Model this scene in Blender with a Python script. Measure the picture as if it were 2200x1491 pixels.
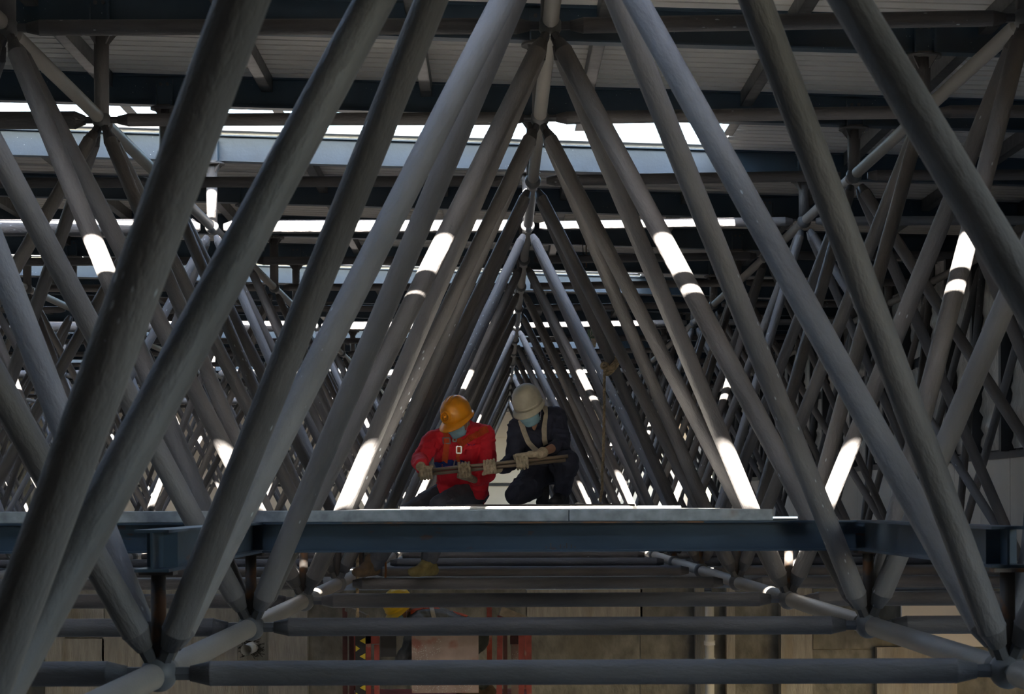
import bpy, bmesh, math, random
from mathutils import Vector, Matrix, Euler, noise

random.seed(7)
sc = bpy.context.scene
for o in list(bpy.data.objects):
    bpy.data.objects.remove(o)
C = sc.collection

# ---------------------------------------------------------------- camera
# camera at the origin looking along +Y, photo frame 2200x1491
F_PX, PPX, PPY, ROLL = 4862.56, 1067.8, 1082.3, -0.0037
cd = bpy.data.cameras.new('camera')
cam = bpy.data.objects.new('camera', cd); C.objects.link(cam)
cd.sensor_width = 36.0
cd.lens = F_PX / 2200 * 36
cd.shift_x = (1100 - PPX) / 2200
cd.shift_y = (PPY - 745.5) / 2200
cd.clip_start, cd.clip_end = 0.05, 400
cam.matrix_world = Matrix.Rotation(math.pi / 2, 4, 'X') @ Matrix.Rotation(ROLL, 4, 'Z')
cd.dof.use_dof = True
cd.dof.focus_distance = 16.5
cd.dof.aperture_fstop = 11
sc.camera = cam

# ---------------------------------------------------------------- sky, sun, exposure
SUN_DIR = Vector((0.13, 1.0, -0.65)).normalized()      # the way the sunlight travels
w = bpy.data.worlds.new('world'); sc.world = w
w.use_nodes = True
wn = w.node_tree
sky = wn.nodes.new('ShaderNodeTexSky')
sky.sky_type = 'NISHITA'
sky.sun_disc = False
sky.sun_elevation = math.asin(-SUN_DIR.z)
sky.sun_rotation = math.atan2(-SUN_DIR.x, -SUN_DIR.y)
sky.air_density = 1.2; sky.dust_density = 0.9; sky.ozone_density = 1.0
bg = wn.nodes['Background']
bg.inputs['Strength'].default_value = 1.2
wn.links.new(sky.outputs[0], bg.inputs[0])

sl = bpy.data.lights.new('sun', 'SUN'); sl.energy = 85.0; sl.angle = math.radians(0.53)
sl.color = (1.0, 0.93, 0.83)
sun = bpy.data.objects.new('sun', sl); C.objects.link(sun)
sun.rotation_euler = SUN_DIR.to_track_quat('-Z', 'Y').to_euler()
sun.location = (-3, -20, 16)

sc.view_settings.view_transform = 'Standard'
sc.view_settings.look = 'None'
sc.view_settings.gamma = 1
sc.view_settings.use_curve_mapping = False
sc.view_settings.exposure = 0.4
sc.cycles.max_bounces = 6
sc.cycles.diffuse_bounces = 4
sc.cycles.glossy_bounces = 2
sc.cycles.transmission_bounces = 2

# ---------------------------------------------------------------- helpers
def pix(px, py, Y):
    """a point of the photo at depth Y (metres from the camera)"""
    u, v = px - PPX, py - PPY
    c, s = math.cos(-ROLL), math.sin(-ROLL)
    u, v = u * c - v * s, u * s + v * c
    return Vector((u * Y / F_PX, Y, -v * Y / F_PX))

def proj(p):
    u, v = F_PX * p[0] / p[1], -F_PX * p[2] / p[1]
    c, s = math.cos(ROLL), math.sin(ROLL)
    return PPX + u * c - v * s, PPY + u * s + v * c

def in_view(a, b, m=420):
    n = 8
    for i in range(n + 1):
        p = a.lerp(b, i / n)
        if p.y < 0.4:
            continue
        x, y = proj(p)
        if -m < x < 2200 + m and -m < y < 1491 + m:
            return True
    return False

def mat(name, col, rough=0.6, metal=0.0, var=0.15, scale=6.0, bump=0.0, bscale=40.0, spec=0.5,
        speck=None, speck_col=(0.7, 0.72, 0.74), stain=None, stain_col=(0.2, 0.09, 0.03), stretch=(1, 1, 1)):
    """procedural: base colour with soft noise variation, optional specks, stains and fine bump"""
    m = bpy.data.materials.new(name); m.use_nodes = True
    nt = m.node_tree; N = nt.nodes; L = nt.links
    b = N['Principled BSDF']
    b.inputs['Roughness'].default_value = rough
    b.inputs['Metallic'].default_value = metal
    b.inputs['Specular IOR Level'].default_value = spec
    tc = N.new('ShaderNodeTexCoord')
    mp = N.new('ShaderNodeMapping'); mp.inputs['Scale'].default_value = stretch
    oi = N.new('ShaderNodeObjectInfo')
    ad = N.new('ShaderNodeVectorMath'); ad.operation = 'ADD'
    L.new(tc.outputs['Object'], mp.inputs['Vector'])
    sc_ = N.new('ShaderNodeVectorMath'); sc_.operation = 'SCALE'; sc_.inputs['Scale'].default_value = 37.0
    cx = N.new('ShaderNodeCombineXYZ')
    L.new(oi.outputs['Random'], cx.inputs[0]); L.new(oi.outputs['Random'], cx.inputs[2])
    L.new(cx.outputs[0], sc_.inputs[0])
    L.new(mp.outputs[0], ad.inputs[0]); L.new(sc_.outputs[0], ad.inputs[1])
    no = N.new('ShaderNodeTexNoise'); no.inputs['Scale'].default_value = scale; no.inputs['Detail'].default_value = 3
    L.new(ad.outputs[0], no.inputs['Vector'])
    mr = N.new('ShaderNodeMapRange')
    mr.inputs[1].default_value = 0.3; mr.inputs[2].default_value = 0.7
    mr.inputs[3].default_value = 1 - var; mr.inputs[4].default_value = 1 + var
    L.new(no.outputs['Fac'], mr.inputs[0])
    mx = N.new('ShaderNodeVectorMath'); mx.operation = 'SCALE'
    mx.inputs[0].default_value = col[:3]
    L.new(mr.outputs[0], mx.inputs['Scale'])
    out = mx.outputs[0]
    def over(fac_socket, c):
        nonlocal out
        k = N.new('ShaderNodeMix'); k.data_type = 'RGBA'
        L.new(fac_socket, k.inputs['Factor']); L.new(out, k.inputs[6]); k.inputs[7].default_value = (*c, 1)
        out = k.outputs[2]
    if stain:
        n2 = N.new('ShaderNodeTexNoise'); n2.inputs['Scale'].default_value = stain[0]; n2.inputs['Detail'].default_value = 4
        L.new(ad.outputs[0], n2.inputs['Vector'])
        r2 = N.new('ShaderNodeMapRange'); r2.inputs[1].default_value = stain[1]; r2.inputs[2].default_value = stain[1] + stain[2]
        r2.inputs[4].default_value = stain[3]
        L.new(n2.outputs['Fac'], r2.inputs[0]); over(r2.outputs[0], stain_col)
    if speck:
        v = N.new('ShaderNodeTexVoronoi'); v.inputs['Scale'].default_value = speck[0]
        L.new(ad.outputs[0], v.inputs['Vector'])
        r3 = N.new('ShaderNodeMapRange'); r3.inputs[1].default_value = speck[1]; r3.inputs[2].default_value = speck[1] * 0.6
        r3.inputs[3].default_value = 0; r3.inputs[4].default_value = 1
        L.new(v.outputs['Distance'], r3.inputs[0])
        n4 = N.new('ShaderNodeTexNoise'); n4.inputs['Scale'].default_value = 2.3
        L.new(ad.outputs[0], n4.inputs['Vector'])
        g = N.new('ShaderNodeMath'); g.operation = 'GREATER_THAN'; g.inputs[1].default_value = speck[2]
        L.new(n4.outputs['Fac'], g.inputs[0])
        mm = N.new('ShaderNodeMath'); mm.operation = 'MULTIPLY'
        L.new(r3.outputs[0], mm.inputs[0]); L.new(g.outputs[0], mm.inputs[1])
        over(mm.outputs[0], speck_col)
    L.new(out, b.inputs['Base Color'])
    if bump:
        n5 = N.new('ShaderNodeTexNoise'); n5.inputs['Scale'].default_value = bscale; n5.inputs['Detail'].default_value = 3
        L.new(ad.outputs[0], n5.inputs['Vector'])
        bu = N.new('ShaderNodeBump'); bu.inputs['Strength'].default_value = bump; bu.inputs['Distance'].default_value = 0.02
        L.new(n5.outputs['Fac'], bu.inputs['Height']); L.new(bu.outputs[0], b.inputs['Normal'])
    return m

M = {}
M['tube'] = mat('primer_grey_tube', (0.137, 0.129, 0.127), 0.6, var=0.3, scale=5.0, bump=0.3, bscale=70,
                stain=(3.5, 0.6, 0.12, 0.45), stain_col=(0.08, 0.08, 0.085),
                speck=(30, 0.16, 0.6), speck_col=(0.42, 0.45, 0.48), stretch=(1, 1, 0.35))
M['chord'] = mat('primer_grey_chord', (0.108, 0.101, 0.102), 0.6, var=0.3, scale=5.0, bump=0.3, bscale=70,
                 stain=(4, 0.6, 0.12, 0.45), stain_col=(0.07, 0.07, 0.075),
                 speck=(34, 0.15, 0.62), speck_col=(0.45, 0.48, 0.5), stretch=(1, 1, 0.35))
M['light_tube'] = mat('pale_grey_tube', (0.21, 0.2, 0.2), 0.6, var=0.25, scale=5.0, bump=0.3, bscale=60,  # paler grey for the tubes of every fourth top row
                      speck=(34, 0.15, 0.56), speck_col=(0.5, 0.52, 0.55), stretch=(1, 1, 0.35))
M['y_chord'] = mat('dusty_grey_chord', (0.23, 0.21, 0.19), 0.55, var=0.14, scale=3.0, bump=0.1, bscale=60, stretch=(1, 1, 0.4))
M['ball'] = mat('steel_ball', (0.12, 0.122, 0.126), 0.5, var=0.12, scale=9)
M['sleeve'] = mat('bolt_sleeve_steel', (0.09, 0.09, 0.095), 0.5, metal=0.3)
M['beam_dark'] = mat('dark_painted_beam', (0.05, 0.053, 0.058), 0.5, var=0.15, scale=4)
M['beam_blue'] = mat('blue_grey_primer_beam', (0.034, 0.06, 0.09), 0.42, var=0.12, scale=5, bump=0.06, bscale=30,
                     speck=(26, 0.1, 0.55), speck_col=(0.35, 0.42, 0.48))
M['galv'] = mat('galvanised_steel', (0.42, 0.45, 0.47), 0.42, metal=0.55, var=0.22, scale=14, stain=(5, 0.62, 0.08, 0.45), stain_col=(0.3, 0.2, 0.1))
M['purlin'] = mat('galvanised_purlin', (0.11, 0.108, 0.105), 0.38, metal=0.5, var=0.35, scale=12)
M['deck'] = mat('perforated_deck_sheet', (0.68, 0.65, 0.61), 0.6, var=0.07, scale=2)
M['rust'] = mat('rusty_post', (0.10, 0.085, 0.075), 0.65, var=0.3, scale=10, stain=(9, 0.52, 0.1, 0.9), stain_col=(0.22, 0.10, 0.04))
M['concrete'] = mat('board_formed_concrete', (0.20, 0.195, 0.172), 0.85, var=0.35, scale=11, bump=0.5, bscale=22,
                    stain=(2.2, 0.52, 0.14, 0.55), stain_col=(0.15, 0.14, 0.11), stretch=(1, 1, 0.6))
M['concrete_pale'] = mat('pale_concrete', (0.36, 0.34, 0.30), 0.85, var=0.16, scale=9, bump=0.4, bscale=26,
                         stain=(2.6, 0.56, 0.12, 0.5), stain_col=(0.3, 0.25, 0.18), stretch=(3, 3, 0.5))
M['floor'] = mat('floor_concrete', (0.16, 0.155, 0.15), 0.85, var=0.2, scale=0.8)
M['panel'] = mat('beige_wall_panel', (0.78, 0.72, 0.64), 0.6, var=0.05, scale=1.2)
M['panel_low'] = mat('grey_wall_panel', (0.74, 0.67, 0.58), 0.6, var=0.05, scale=1.2)
M['foil'] = mat('crinkled_insulation_foil', (0.45, 0.43, 0.40), 0.35, metal=0.3, var=0.3, scale=4, bump=1.0, bscale=9, stretch=(1, 4, 0.7))
M['white'] = mat('white_plastic', (0.72, 0.71, 0.68), 0.4, var=0.05)

def link(name, me, m=None, parent=None, mw=None):
    o = bpy.data.objects.new(name, me); C.objects.link(o)
    if m is not None and me is not None and not me.materials:
        me.materials.append(m)
    if mw is not None:
        o.matrix_world = mw
    if parent is not None:
        o.parent = parent
        if parent.matrix_world != Matrix():
            o.matrix_parent_inverse = parent.matrix_world.inverted()
    return o

def empty(name, loc=(0, 0, 0)):
    o = bpy.data.objects.new(name, None); C.objects.link(o)
    o.matrix_world = Matrix.Translation(loc)
    return o

def tag(o, label=None, cat=None, group=None, kind=None):
    if label: o['label'] = label
    if cat: o['category'] = cat
    if group: o['group'] = group
    if kind: o['kind'] = kind
    return o

class MB:
    """collects geometry, builds one mesh"""
    def __init__(s):
        s.v, s.f, s.smooth = [], [], []
    def add(s, vs, fs, smooth=False):
        n = len(s.v); s.v += [tuple(q) for q in vs]
        for f in fs:
            s.f.append(tuple(i + n for i in f)); s.smooth.append(smooth)
        return s
    def box(s, lo, hi, mw=None):
        vs = [Vector((x, y, z)) for z in (lo[2], hi[2]) for y in (lo[1], hi[1]) for x in (lo[0], hi[0])]
        if mw is not None: vs = [mw @ q for q in vs]
        return s.add(vs, [(0, 2, 3, 1), (4, 5, 7, 6), (0, 1, 5, 4), (1, 3, 7, 5), (3, 2, 6, 7), (2, 0, 4, 6)])
    def bar(s, a, b, wx, wz, up=(0, 0, 1)):
        a, b = Vector(a), Vector(b); d = b - a; L = d.length; d.normalize()
        u = Vector(up); x = d.cross(u).normalized(); z = x.cross(d)
        mw = Matrix((x, d, z)).transposed().to_4x4(); mw.translation = a
        return s.box((-wx / 2, 0, -wz / 2), (wx / 2, L, wz / 2), mw)
    def rings(s, rings, closed=True, caps=True, smooth=True):
        n = len(rings[0]); vs = [q for r in rings for q in r]; fs = []
        for i in range(len(rings) - 1):
            for j in range(n if closed else n - 1):
                k = (j + 1) % n
                fs.append((i * n + j, i * n + k, (i + 1) * n + k, (i + 1) * n + j))
        s.add(vs, fs, smooth)
        if caps and closed:
            m0 = len(s.v) - len(vs)
            s.f.append(tuple(m0 + j for j in reversed(range(n)))); s.smooth.append(False)
            s.f.append(tuple(m0 + (len(rings) - 1) * n + j for j in range(n))); s.smooth.append(False)
        return s
    def lathe(s, prof, n=20, mw=None, caps=True, smooth=True):
        """prof: list of (r, z) about Z"""
        R = []
        for r, z in prof:
            ring = [Vector((r * math.cos(2 * math.pi * j / n), r * math.sin(2 * math.pi * j / n), z)) for j in range(n)]
            if mw is not None: ring = [mw @ q for q in ring]
            R.append(ring)
        return s.rings(R, True, caps, smooth)
    def path(s, pts, r, n=10, caps=True):
        """tube along a list of points, r number or list"""
        pts = [Vector(p) for p in pts]
        rr = r if isinstance(r, (list, tuple)) else [r] * len(pts)
        R = []; prev = None
        for i, p in enumerate(pts):
            d = (pts[min(i + 1, len(pts) - 1)] - pts[max(i - 1, 0)]).normalized()
            if prev is None:
                a = Vector((0, 0, 1)) if abs(d.z) < 0.9 else Vector((1, 0, 0))
                x = d.cross(a).normalized()
            else:
                x = (prev - d * prev.dot(d)).normalized()
            y = d.cross(x); prev = x
            R.append([p + (x * math.cos(2 * math.pi * j / n) + y * math.sin(2 * math.pi * j / n)) * rr[i] for j in range(n)])
        return s.rings(R, True, caps, True)
    def mesh(s, name='mesh'):
        me = bpy.data.meshes.new(name)
        me.from_pydata(s.v, [], s.f)
        me.polygons.foreach_set('use_smooth', s.smooth)
        me.update()
        return me
    def build(s, name, m, parent=None, mw=None):
        return link(name, s.mesh(name), m, parent, mw)

def axis_matrix(a, b):
    d = (b - a).normalized()
    q = d.to_track_quat('Z', 'Y')
    return Matrix.Translation(a) @ q.to_matrix().to_4x4()

def ibeam(h, wd, tw, tf, L):
    """I section along +Y, bottom at z=0, centred in x"""
    mb = MB()
    mb.box((-wd / 2, 0, 0), (wd / 2, L, tf))
    mb.box((-wd / 2, 0, h - tf), (wd / 2, L, h))
    mb.box((-tw / 2, 0, tf), (tw / 2, L, h - tf))
    return mb

# ---------------------------------------------------------------- the grid of the space frame
A = 3.0
X0 = 0.1009 * A
ZT, ZB = 0.8792 * A, -0.1986 * A
D0 = 2.6661 * A
def rowT(k): return D0 + (1.5 + k) * A
def rowB(k): return D0 + k * A
XT = {c: X0 + c * A for c in range(-5, 1)}
XT[1] = X0 + 0.875 * A; XT[2] = X0 + 1.66 * A
XB = {c: X0 + (c + 0.5) * A for c in range(-5, 1)}
XB[1] = X0 + 1.45 * A
def zt(c): return ZT + (0.035 if c >= 1 else 0)
KT, KB = range(-3, 18), range(-2, 18)
def T(c, k): return Vector((XT[c], rowT(k), zt(c)))
def B(c, k): return Vector((XB[c], rowB(k), ZB))

ROOF_SLOPE = -0.0333
def roof_z(x): return 3.17 + ROOF_SLOPE * x        # underside of the roof beams
BEAM_H = 0.25
YB0, YB1 = -9.0, 66.0
XL, XR = -13.6, 5.65
SLOT_X = 2.125

# ---------------------------------------------------------------- the hall: floor, walls, roof
FLOOR_Z = -7.0
tag(MB().box((XL - 0.3, YB0, FLOOR_Z - 0.2), (XR + 0.3, 20.0, FLOOR_Z)).build('floor', M['floor']), kind='structure')
tag(MB().box((XL - 0.3, 20.25, -1.05), (XR + 0.3, YB1, -0.78)).build('floor_upper', M['floor']), kind='structure')
BOUNCE_GAP_X, BOUNCE_GAP_Z = (-4.0, 1.0), -6.2       # added unseen opening behind the camera; sun through it bounces off the floor
tag(MB().box((XL - 0.3, YB0 - 0.3, BOUNCE_GAP_Z), (XR + 0.3, YB0, 3.6)).box((XL - 0.3, YB0 - 0.3, FLOOR_Z), (BOUNCE_GAP_X[0], YB0, BOUNCE_GAP_Z))
    .box((BOUNCE_GAP_X[1], YB0 - 0.3, FLOOR_Z), (XR + 0.3, YB0, BOUNCE_GAP_Z)).build('wall_front', M['beam_dark']), kind='structure')
tag(MB().box((XL - 0.3, YB0, FLOOR_Z), (XL, YB1, 4.1)).build('wall_left', M['concrete']), kind='structure')

wb = tag(MB().box((XL, YB1, -1.0), (XR, YB1 + 0.3, 4.2)).build('wall_back', M['panel_low']), kind='structure')
zs = [0.6, 1.27, 1.93, 2.6, 3.27, 3.9]
pm = MB().box((-0.593, -0.03, -0.32), (0.593, 0, 0.32)).mesh('wall_panel'); pm.materials.append(M['panel'])
pl = MB().box((-0.593, -0.03, -0.62), (0.593, 0, 0.5)).mesh('wall_panel_low'); pl.materials.append(M['panel_low'])
x = XL + 0.6
while x < XR - 0.4:
    for i in range(len(zs) - 1):
        link('wall_panel', pm, None, wb, Matrix.Translation((x, YB1, (zs[i] + zs[i + 1]) / 2)))
    link('wall_panel', pl, None, wb, Matrix.Translation((x, YB1, 0.0)))
    x += 1.2
MB().box((XL, YB1 - 0.06, 0.52), (XR, YB1, 0.6)).build('wall_rail', M['beam_dark'], wb)

def wall_with_holes(mb, y0, y1, z0, z1, holes):
    ys = sorted({y0, y1, *[h[0] for h in holes], *[h[1] for h in holes]}); zs_ = sorted({z0, z1, *[h[2] for h in holes], *[h[3] for h in holes]})
    for ya, yb in zip(ys, ys[1:]):
        for za, zb in zip(zs_, zs_[1:]):
            if not any(h[0] <= ya and yb <= h[1] and h[2] <= za and zb <= h[3] for h in holes):
                mb.box((XR, ya, za), (XR + 0.3, yb, zb))
    return mb
# an open bay at the far end of the right wall lights the back wall
wr = tag(wall_with_holes(MB(), 17.0, YB1, -2.2, 3.6, [(59.5, 65.7, -0.3, 2.4)]).build('wall_right', M['beam_dark']), kind='structure')
# nearer than that the side stands open above a low wall: daylight comes in from the right of the camera
# and an unseen ground-floor opening is added to light the concrete wall and the lift
tag(wall_with_holes(MB(), YB0, 20.3, FLOOR_Z, 3.6, [(1.0, 4.4, -0.4, 2.7), (6.0, 18.0, -6.9, -1.3), (17.0, 20.3, -1.3, 3.6)])
    .build('wall_right_near', M['concrete']), kind='structure')
def rough_sheet(wd, h, seed, amp):
    rnd = random.Random(seed); mb = MB(); nx, nz = 10, 18
    vs = [Vector((-abs(noise.noise(Vector((i * 0.9 + seed * 7, j * 0.35, seed)))) * amp - 0.02, i / nx * wd, j / nz * h))
          for j in range(nz + 1) for i in range(nx + 1)]
    fs = [(j * (nx + 1) + i, (j + 1) * (nx + 1) + i, (j + 1) * (nx + 1) + i + 1, j * (nx + 1) + i + 1) for j in range(nz) for i in range(nx)]
    return mb.add(vs, fs, True).mesh('insulation_panel')
foils = [rough_sheet(1.28, 1.2, s, 0.1) for s in range(3)]
for me in foils: me.materials.append(M['foil'])
stud = MB().box((-0.16, -0.06, 0.55), (0, 0.06, 3.35)).mesh('wall_stud'); stud.materials.append(M['beam_dark'])
lowp = MB().box((-0.05, 0.01, -2.1), (-0.01, 1.49, 0.48)).mesh('wall_panel_grey'); lowp.materials.append(M['panel'])
y = 17.2; i = 0
while y < 57.0:
    link('wall_stud', stud, None, wr, Matrix.Translation((XR, y, 0)))
    for j in range(2):
        link('insulation_panel', foils[(i + j) % 3], None, wr, Matrix.Translation((XR - 0.01, y + 0.11, 0.58 + 1.24 * j + 0.1 * ((i * 7 + j * 3) % 3 - 1) * j)))
    link('wall_panel', lowp, None, wr, Matrix.Translation((XR, y, 0)))
    y += 1.5; i += 1
MB().box((XR - 0.07, 17.0, 0.48), (XR, 58.0, 0.56)).build('wall_rail', M['beam_dark'], wr)

# roof: beams across, purlins along, ribbed deck sheets between
ceil = tag(empty('ceiling', (0, 0, 3.2)), kind='structure')
shear = Matrix.Identity(4); shear[2][0] = ROOF_SLOPE      # the roof falls to the right
RX0, RX1 = XL, XR
bm_ = ibeam(BEAM_H, 0.125, 0.007, 0.012, RX1 - RX0)
rot = Matrix(((0, 1, 0, 0), (-1, 0, 0, 0), (0, 0, 1, 0), (0, 0, 0, 1)))
for i, q in enumerate(bm_.v):
    p = rot @ Vector(q); p.x += RX0
    bm_.v[i] = (p.x, p.y, p.z + roof_z(p.x))
me_dark = bm_.mesh('roof_beam'); me_dark.materials.append(M['beam_blue'])
for k in range(-8, 19):
    yk = rowT(k) if k < 18 else YB1 - 0.2
    link('roof_beam', me_dark, None, ceil, Matrix.Translation((0, yk, 0)))
SLOTS = (-2, 2, 6, 10, 14)
CURB = 1.42       # the deck of a skylight bay ends this far beyond its near beam
def deck_sheet(x0, x1, y0, y1, pitch=0.19, d=0.045):
    mb = MB(); prof = []
    n = max(1, round((y1 - y0) / pitch)); p = (y1 - y0) / n
    for i in range(n):
        b = y0 + i * p
        prof += [(b, d), (b + 0.18 * p, d), (b + 0.2 * p, 0), (b + 0.985 * p, 0)]
    prof.append((y1, d))
    def zz(x): return roof_z(x) + BEAM_H
    vs = []
    for x in (x0, x1):
        vs += [(x, yy, zz(x) + z) for yy, z in prof]
    m = len(prof)
    return mb.add(vs, [(j, m + j, m + j + 1, j + 1) for j in range(m - 1)])
PX = [RX0]
x = -3.16 - 1.3 * 8
while x < RX1 - 0.5:
    if x > RX0 + 0.3: PX.append(x)
    x += 1.3
PX.append(RX1)
sheets, n_sheet = {}, 0
for k in range(-8, 18):
    y0 = rowT(k) + 0.06; y1 = (rowT(k + 1) if k < 17 else YB1 - 0.2) - 0.06
    for i in range(0, len(PX) - 1):
        xa, xb = PX[i], PX[i + 1]
        slot = k in SLOTS
        if slot and xa < SLOT_X < xb:
            spans = [(xa, SLOT_X, CURB), (SLOT_X, xb, None)]
        else:
            spans = [(xa, xb, CURB if slot and xb <= SLOT_X else None)]
        for a_, b_, cut in spans:
            if b_ - a_ < 0.1: continue
            key = (round(a_, 3), round(b_, 3), cut, k == 17)
            if key not in sheets:
                L = (cut - 0.06) if cut else (y1 - y0)
                sheets[key] = deck_sheet(a_, b_, 0, L).mesh('roof_sheet'); sheets[key].materials.append(M['deck'])
            link('roof_sheet', sheets[key], None, ceil, Matrix.Translation((0, y0, 0)))
purl = {}
for k in range(-1, 17):
    for x in PX[1:-1]:
        L = (CURB - 0.08) if (k in SLOTS and x < SLOT_X) else A - 0.13
        if (L) not in purl:
            mb = MB()
            mb.box((-0.045, 0, -0.12), (0.045, L, -0.112)); mb.box((-0.045, 0, -0.12), (-0.038, L, 0)); mb.box((0.038, 0, -0.12), (0.045, L, 0))
            purl[L] = mb.mesh('purlin'); purl[L].materials.append(M['purlin'])
        p0 = Vector((x, rowT(k) + 0.065, roof_z(x) + BEAM_H - 0.002))
        if in_view(p0, p0 + Vector((0, L, 0))):
            link('purlin', purl[L], None, ceil, Matrix.Translation(p0))
# outer roof skin: solid sheet above the ribbed deck, so that no light leaks through the ribs
for k in range(-8, 18):
    y0 = rowT(k); y1 = rowT(k + 1) if k < 17 else YB1
    def skin(xa, xb, ya, yb):
        vs = []
        for dz in (0.30, 0.34):
            for yy in (ya, yb):
                for xx in (xa, xb):
                    vs.append((xx, yy, roof_z(xx) + dz + 0.0))
        MB().add(vs, [(0, 2, 3, 1), (4, 5, 7, 6), (0, 1, 5, 4), (1, 3, 7, 5), (3, 2, 6, 7), (2, 0, 4, 6)]).build('roof_skin', M['deck'], ceil)
    if k in SLOTS:
        skin(RX0 - 0.4, SLOT_X, y0, y0 + CURB); skin(SLOT_X, RX1 + 0.4, y0, y1)
        # unseen level kerb, rail and raised hood, shaped to cut the sunlight into bands
        yc = y0 + CURB
        def strip(name, ya, yb, z0, z1, low=None):
            mb = MB(); xs = [RX0 - 0.4, -5.2, SLOT_X]; R = []
            for xx in xs:
                lift_ = max(0.0, roof_z(xx) - roof_z(-5.2)) if xx < -5.2 else 0.0
                za = (roof_z(xx) + low) if low is not None else z0 + lift_
                R.append([Vector((xx, ya, za)), Vector((xx, yb, za)), Vector((xx, yb, z1 + lift_)), Vector((xx, ya, z1 + lift_))])
            mb.rings(R, True, True, False).build(name, M['galv'], ceil)
        strip('skylight_kerb', yc - 0.04, yc, 0, 3.585, 0.26)
        strip('skylight_rail', yc + 0.008, yc + 0.032, 3.683, 3.703)
        yh = yc + 0.06
        strip('sun_cut_hood', yh, yh + 1.0, 3.94, 3.98)
        for xx in range(-12, int(SLOT_X) + 1, 6):
            MB().box((xx - 0.03, yh + 0.45, roof_z(xx) + 0.3), (xx + 0.03, yh + 0.5, 3.94)).build('hood_strut', M['galv'], ceil)
            MB().bar((xx, yh + 0.47, roof_z(xx) + 0.36), (xx, y1 + 0.05, roof_z(xx) + 0.36), 0.05, 0.04).build('hood_strut', M['galv'], ceil)
    else:
        skin(RX0 - 0.4, RX1 + 0.4, y0, y1)

# ---------------------------------------------------------------- the space frame
frame = tag(empty('space_frame', (0, rowB(0), ZB)),
            'grey steel tube space frame of tetrahedral bays carrying the whole roof', 'space frame')
tube_cache = {}
BALL = 0.066
def tube_mesh(L, r, n, m, name):
    key = (round(L, 3), round(r, 4), n, m.name)
    if key not in tube_cache:
        s0, c1 = BALL + 0.045, BALL + 0.115
        rs = min(r * 0.62, 0.032)
        prof = [(rs, s0), (r * 0.99, c1), (r * 1.03, c1 + 0.002), (r, c1 + 0.006), (r, c1 + 0.12), (r, L / 2), (r, L - c1 - 0.006), (r * 1.03, L - c1 - 0.002), (r * 0.99, L - c1), (rs, L - s0)]
        me = MB().lathe(prof, n).mesh(name); me.materials.append(m)
        tube_cache[key] = me
    return tube_cache[key]
sleeve_me = MB().lathe([(0.026, BALL - 0.012), (0.026, BALL + 0.05)], 6, smooth=False).mesh('bolt_sleeve')
sleeve_me.materials.append(M['sleeve'])
sleeve_big = MB().lathe([(0.026, BALL - 0.012), (0.026, BALL + 0.05)], 6, smooth=False).mesh('bolt_sleeve')

members = []     # (name, a, b, radius, material)
def zcol(c):
    return c in XT
for c in XT:
    for k in KT:
        a = T(c, k)
        if k + 1 in KT: members.append(('top_chord_tube', a, T(c, k + 1), 0.0445, M['y_chord']))
        if c + 1 in XT:
            r = 0.0445
            if k % 4 == 3: r = 0.064 if c == -1 else (0.079 if c < -1 else 0.0445)
            if k == 1 and c < -1: r = 0.062
            members.append(('top_chord_tube', a, T(c + 1, k), r, M['light_tube'] if k % 4 == 3 else M['chord']))
        for cb in (c - 1, c):
            if cb not in XB: continue
            for kb in (k + 1, k + 2):
                if kb not in KB: continue
                r = 0.051 if k <= 0 else (0.047 if k < 3 else 0.041)
                members.append(('diagonal_tube', a, B(cb, kb), r, M['light_tube'] if k % 4 == 3 else M['tube']))
for c in XB:
    for k in KB:
        a = B(c, k)
        if k + 1 in KB: members.append(('bottom_chord_tube', a, B(c, k + 1), 0.0455, M['y_chord']))
        if c + 1 in XB: members.append(('bottom_chord_tube', a, B(c + 1, k), 0.0445, M['chord']))
members = [q for q in members if in_view(q[1], q[2])]
members.sort(key=lambda q: min(q[1].y, q[2].y))
count = {}
rest = {}
for name, a, b, r, m in members:
    count[name] = count.get(name, 0) + 1
    near = min(a.y, b.y)
    n = 32 if near < 10 else (20 if near < 22 else 12)
    L = (b - a).length
    mw = axis_matrix(a, b)
    if count[name] <= 295:
        o = link(name, tube_mesh(L, r, n, m, name), None, frame, mw)
        if near < 16:
            for e, (p, q) in enumerate(((a, b), (b, a))):
                if in_view(p, p.lerp(q, 0.05), 40):
                    s = link('bolt_sleeve', sleeve_me, None, None, axis_matrix(p, q))
                    s.parent = o; s.matrix_parent_inverse = mw.inverted()
    else:
        mb = rest.setdefault((name, m.name), (MB(), m))[0]
        c1 = BALL + 0.115
        mb.lathe([(0.03, BALL), (r, c1), (r, L - c1), (0.03, L - BALL)], 8, mw, caps=False)
for (name, _), (mb, m) in rest.items():
    tag(mb.build('distant_' + name, m, frame), kind='stuff')
ball_me = None
def sphere(n, r):
    prof = [(max(1e-4, r * math.sin(math.pi * i / n)), -r * math.cos(math.pi * i / n)) for i in range(n + 1)]
    return MB().lathe(prof, n * 2, caps=False)
ball_hi = sphere(14, BALL).mesh('node_ball'); ball_hi.materials.append(M['ball'])
ball_lo = sphere(6, BALL).mesh('node_ball'); ball_lo.materials.append(M['ball'])
nodes = [T(c, k) for c in XT for k in KT] + [B(c, k) for c in XB for k in KB]
nodes = sorted([p for p in nodes if in_view(p, p, 200)], key=lambda p: p.y)
far_balls = MB()
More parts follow.
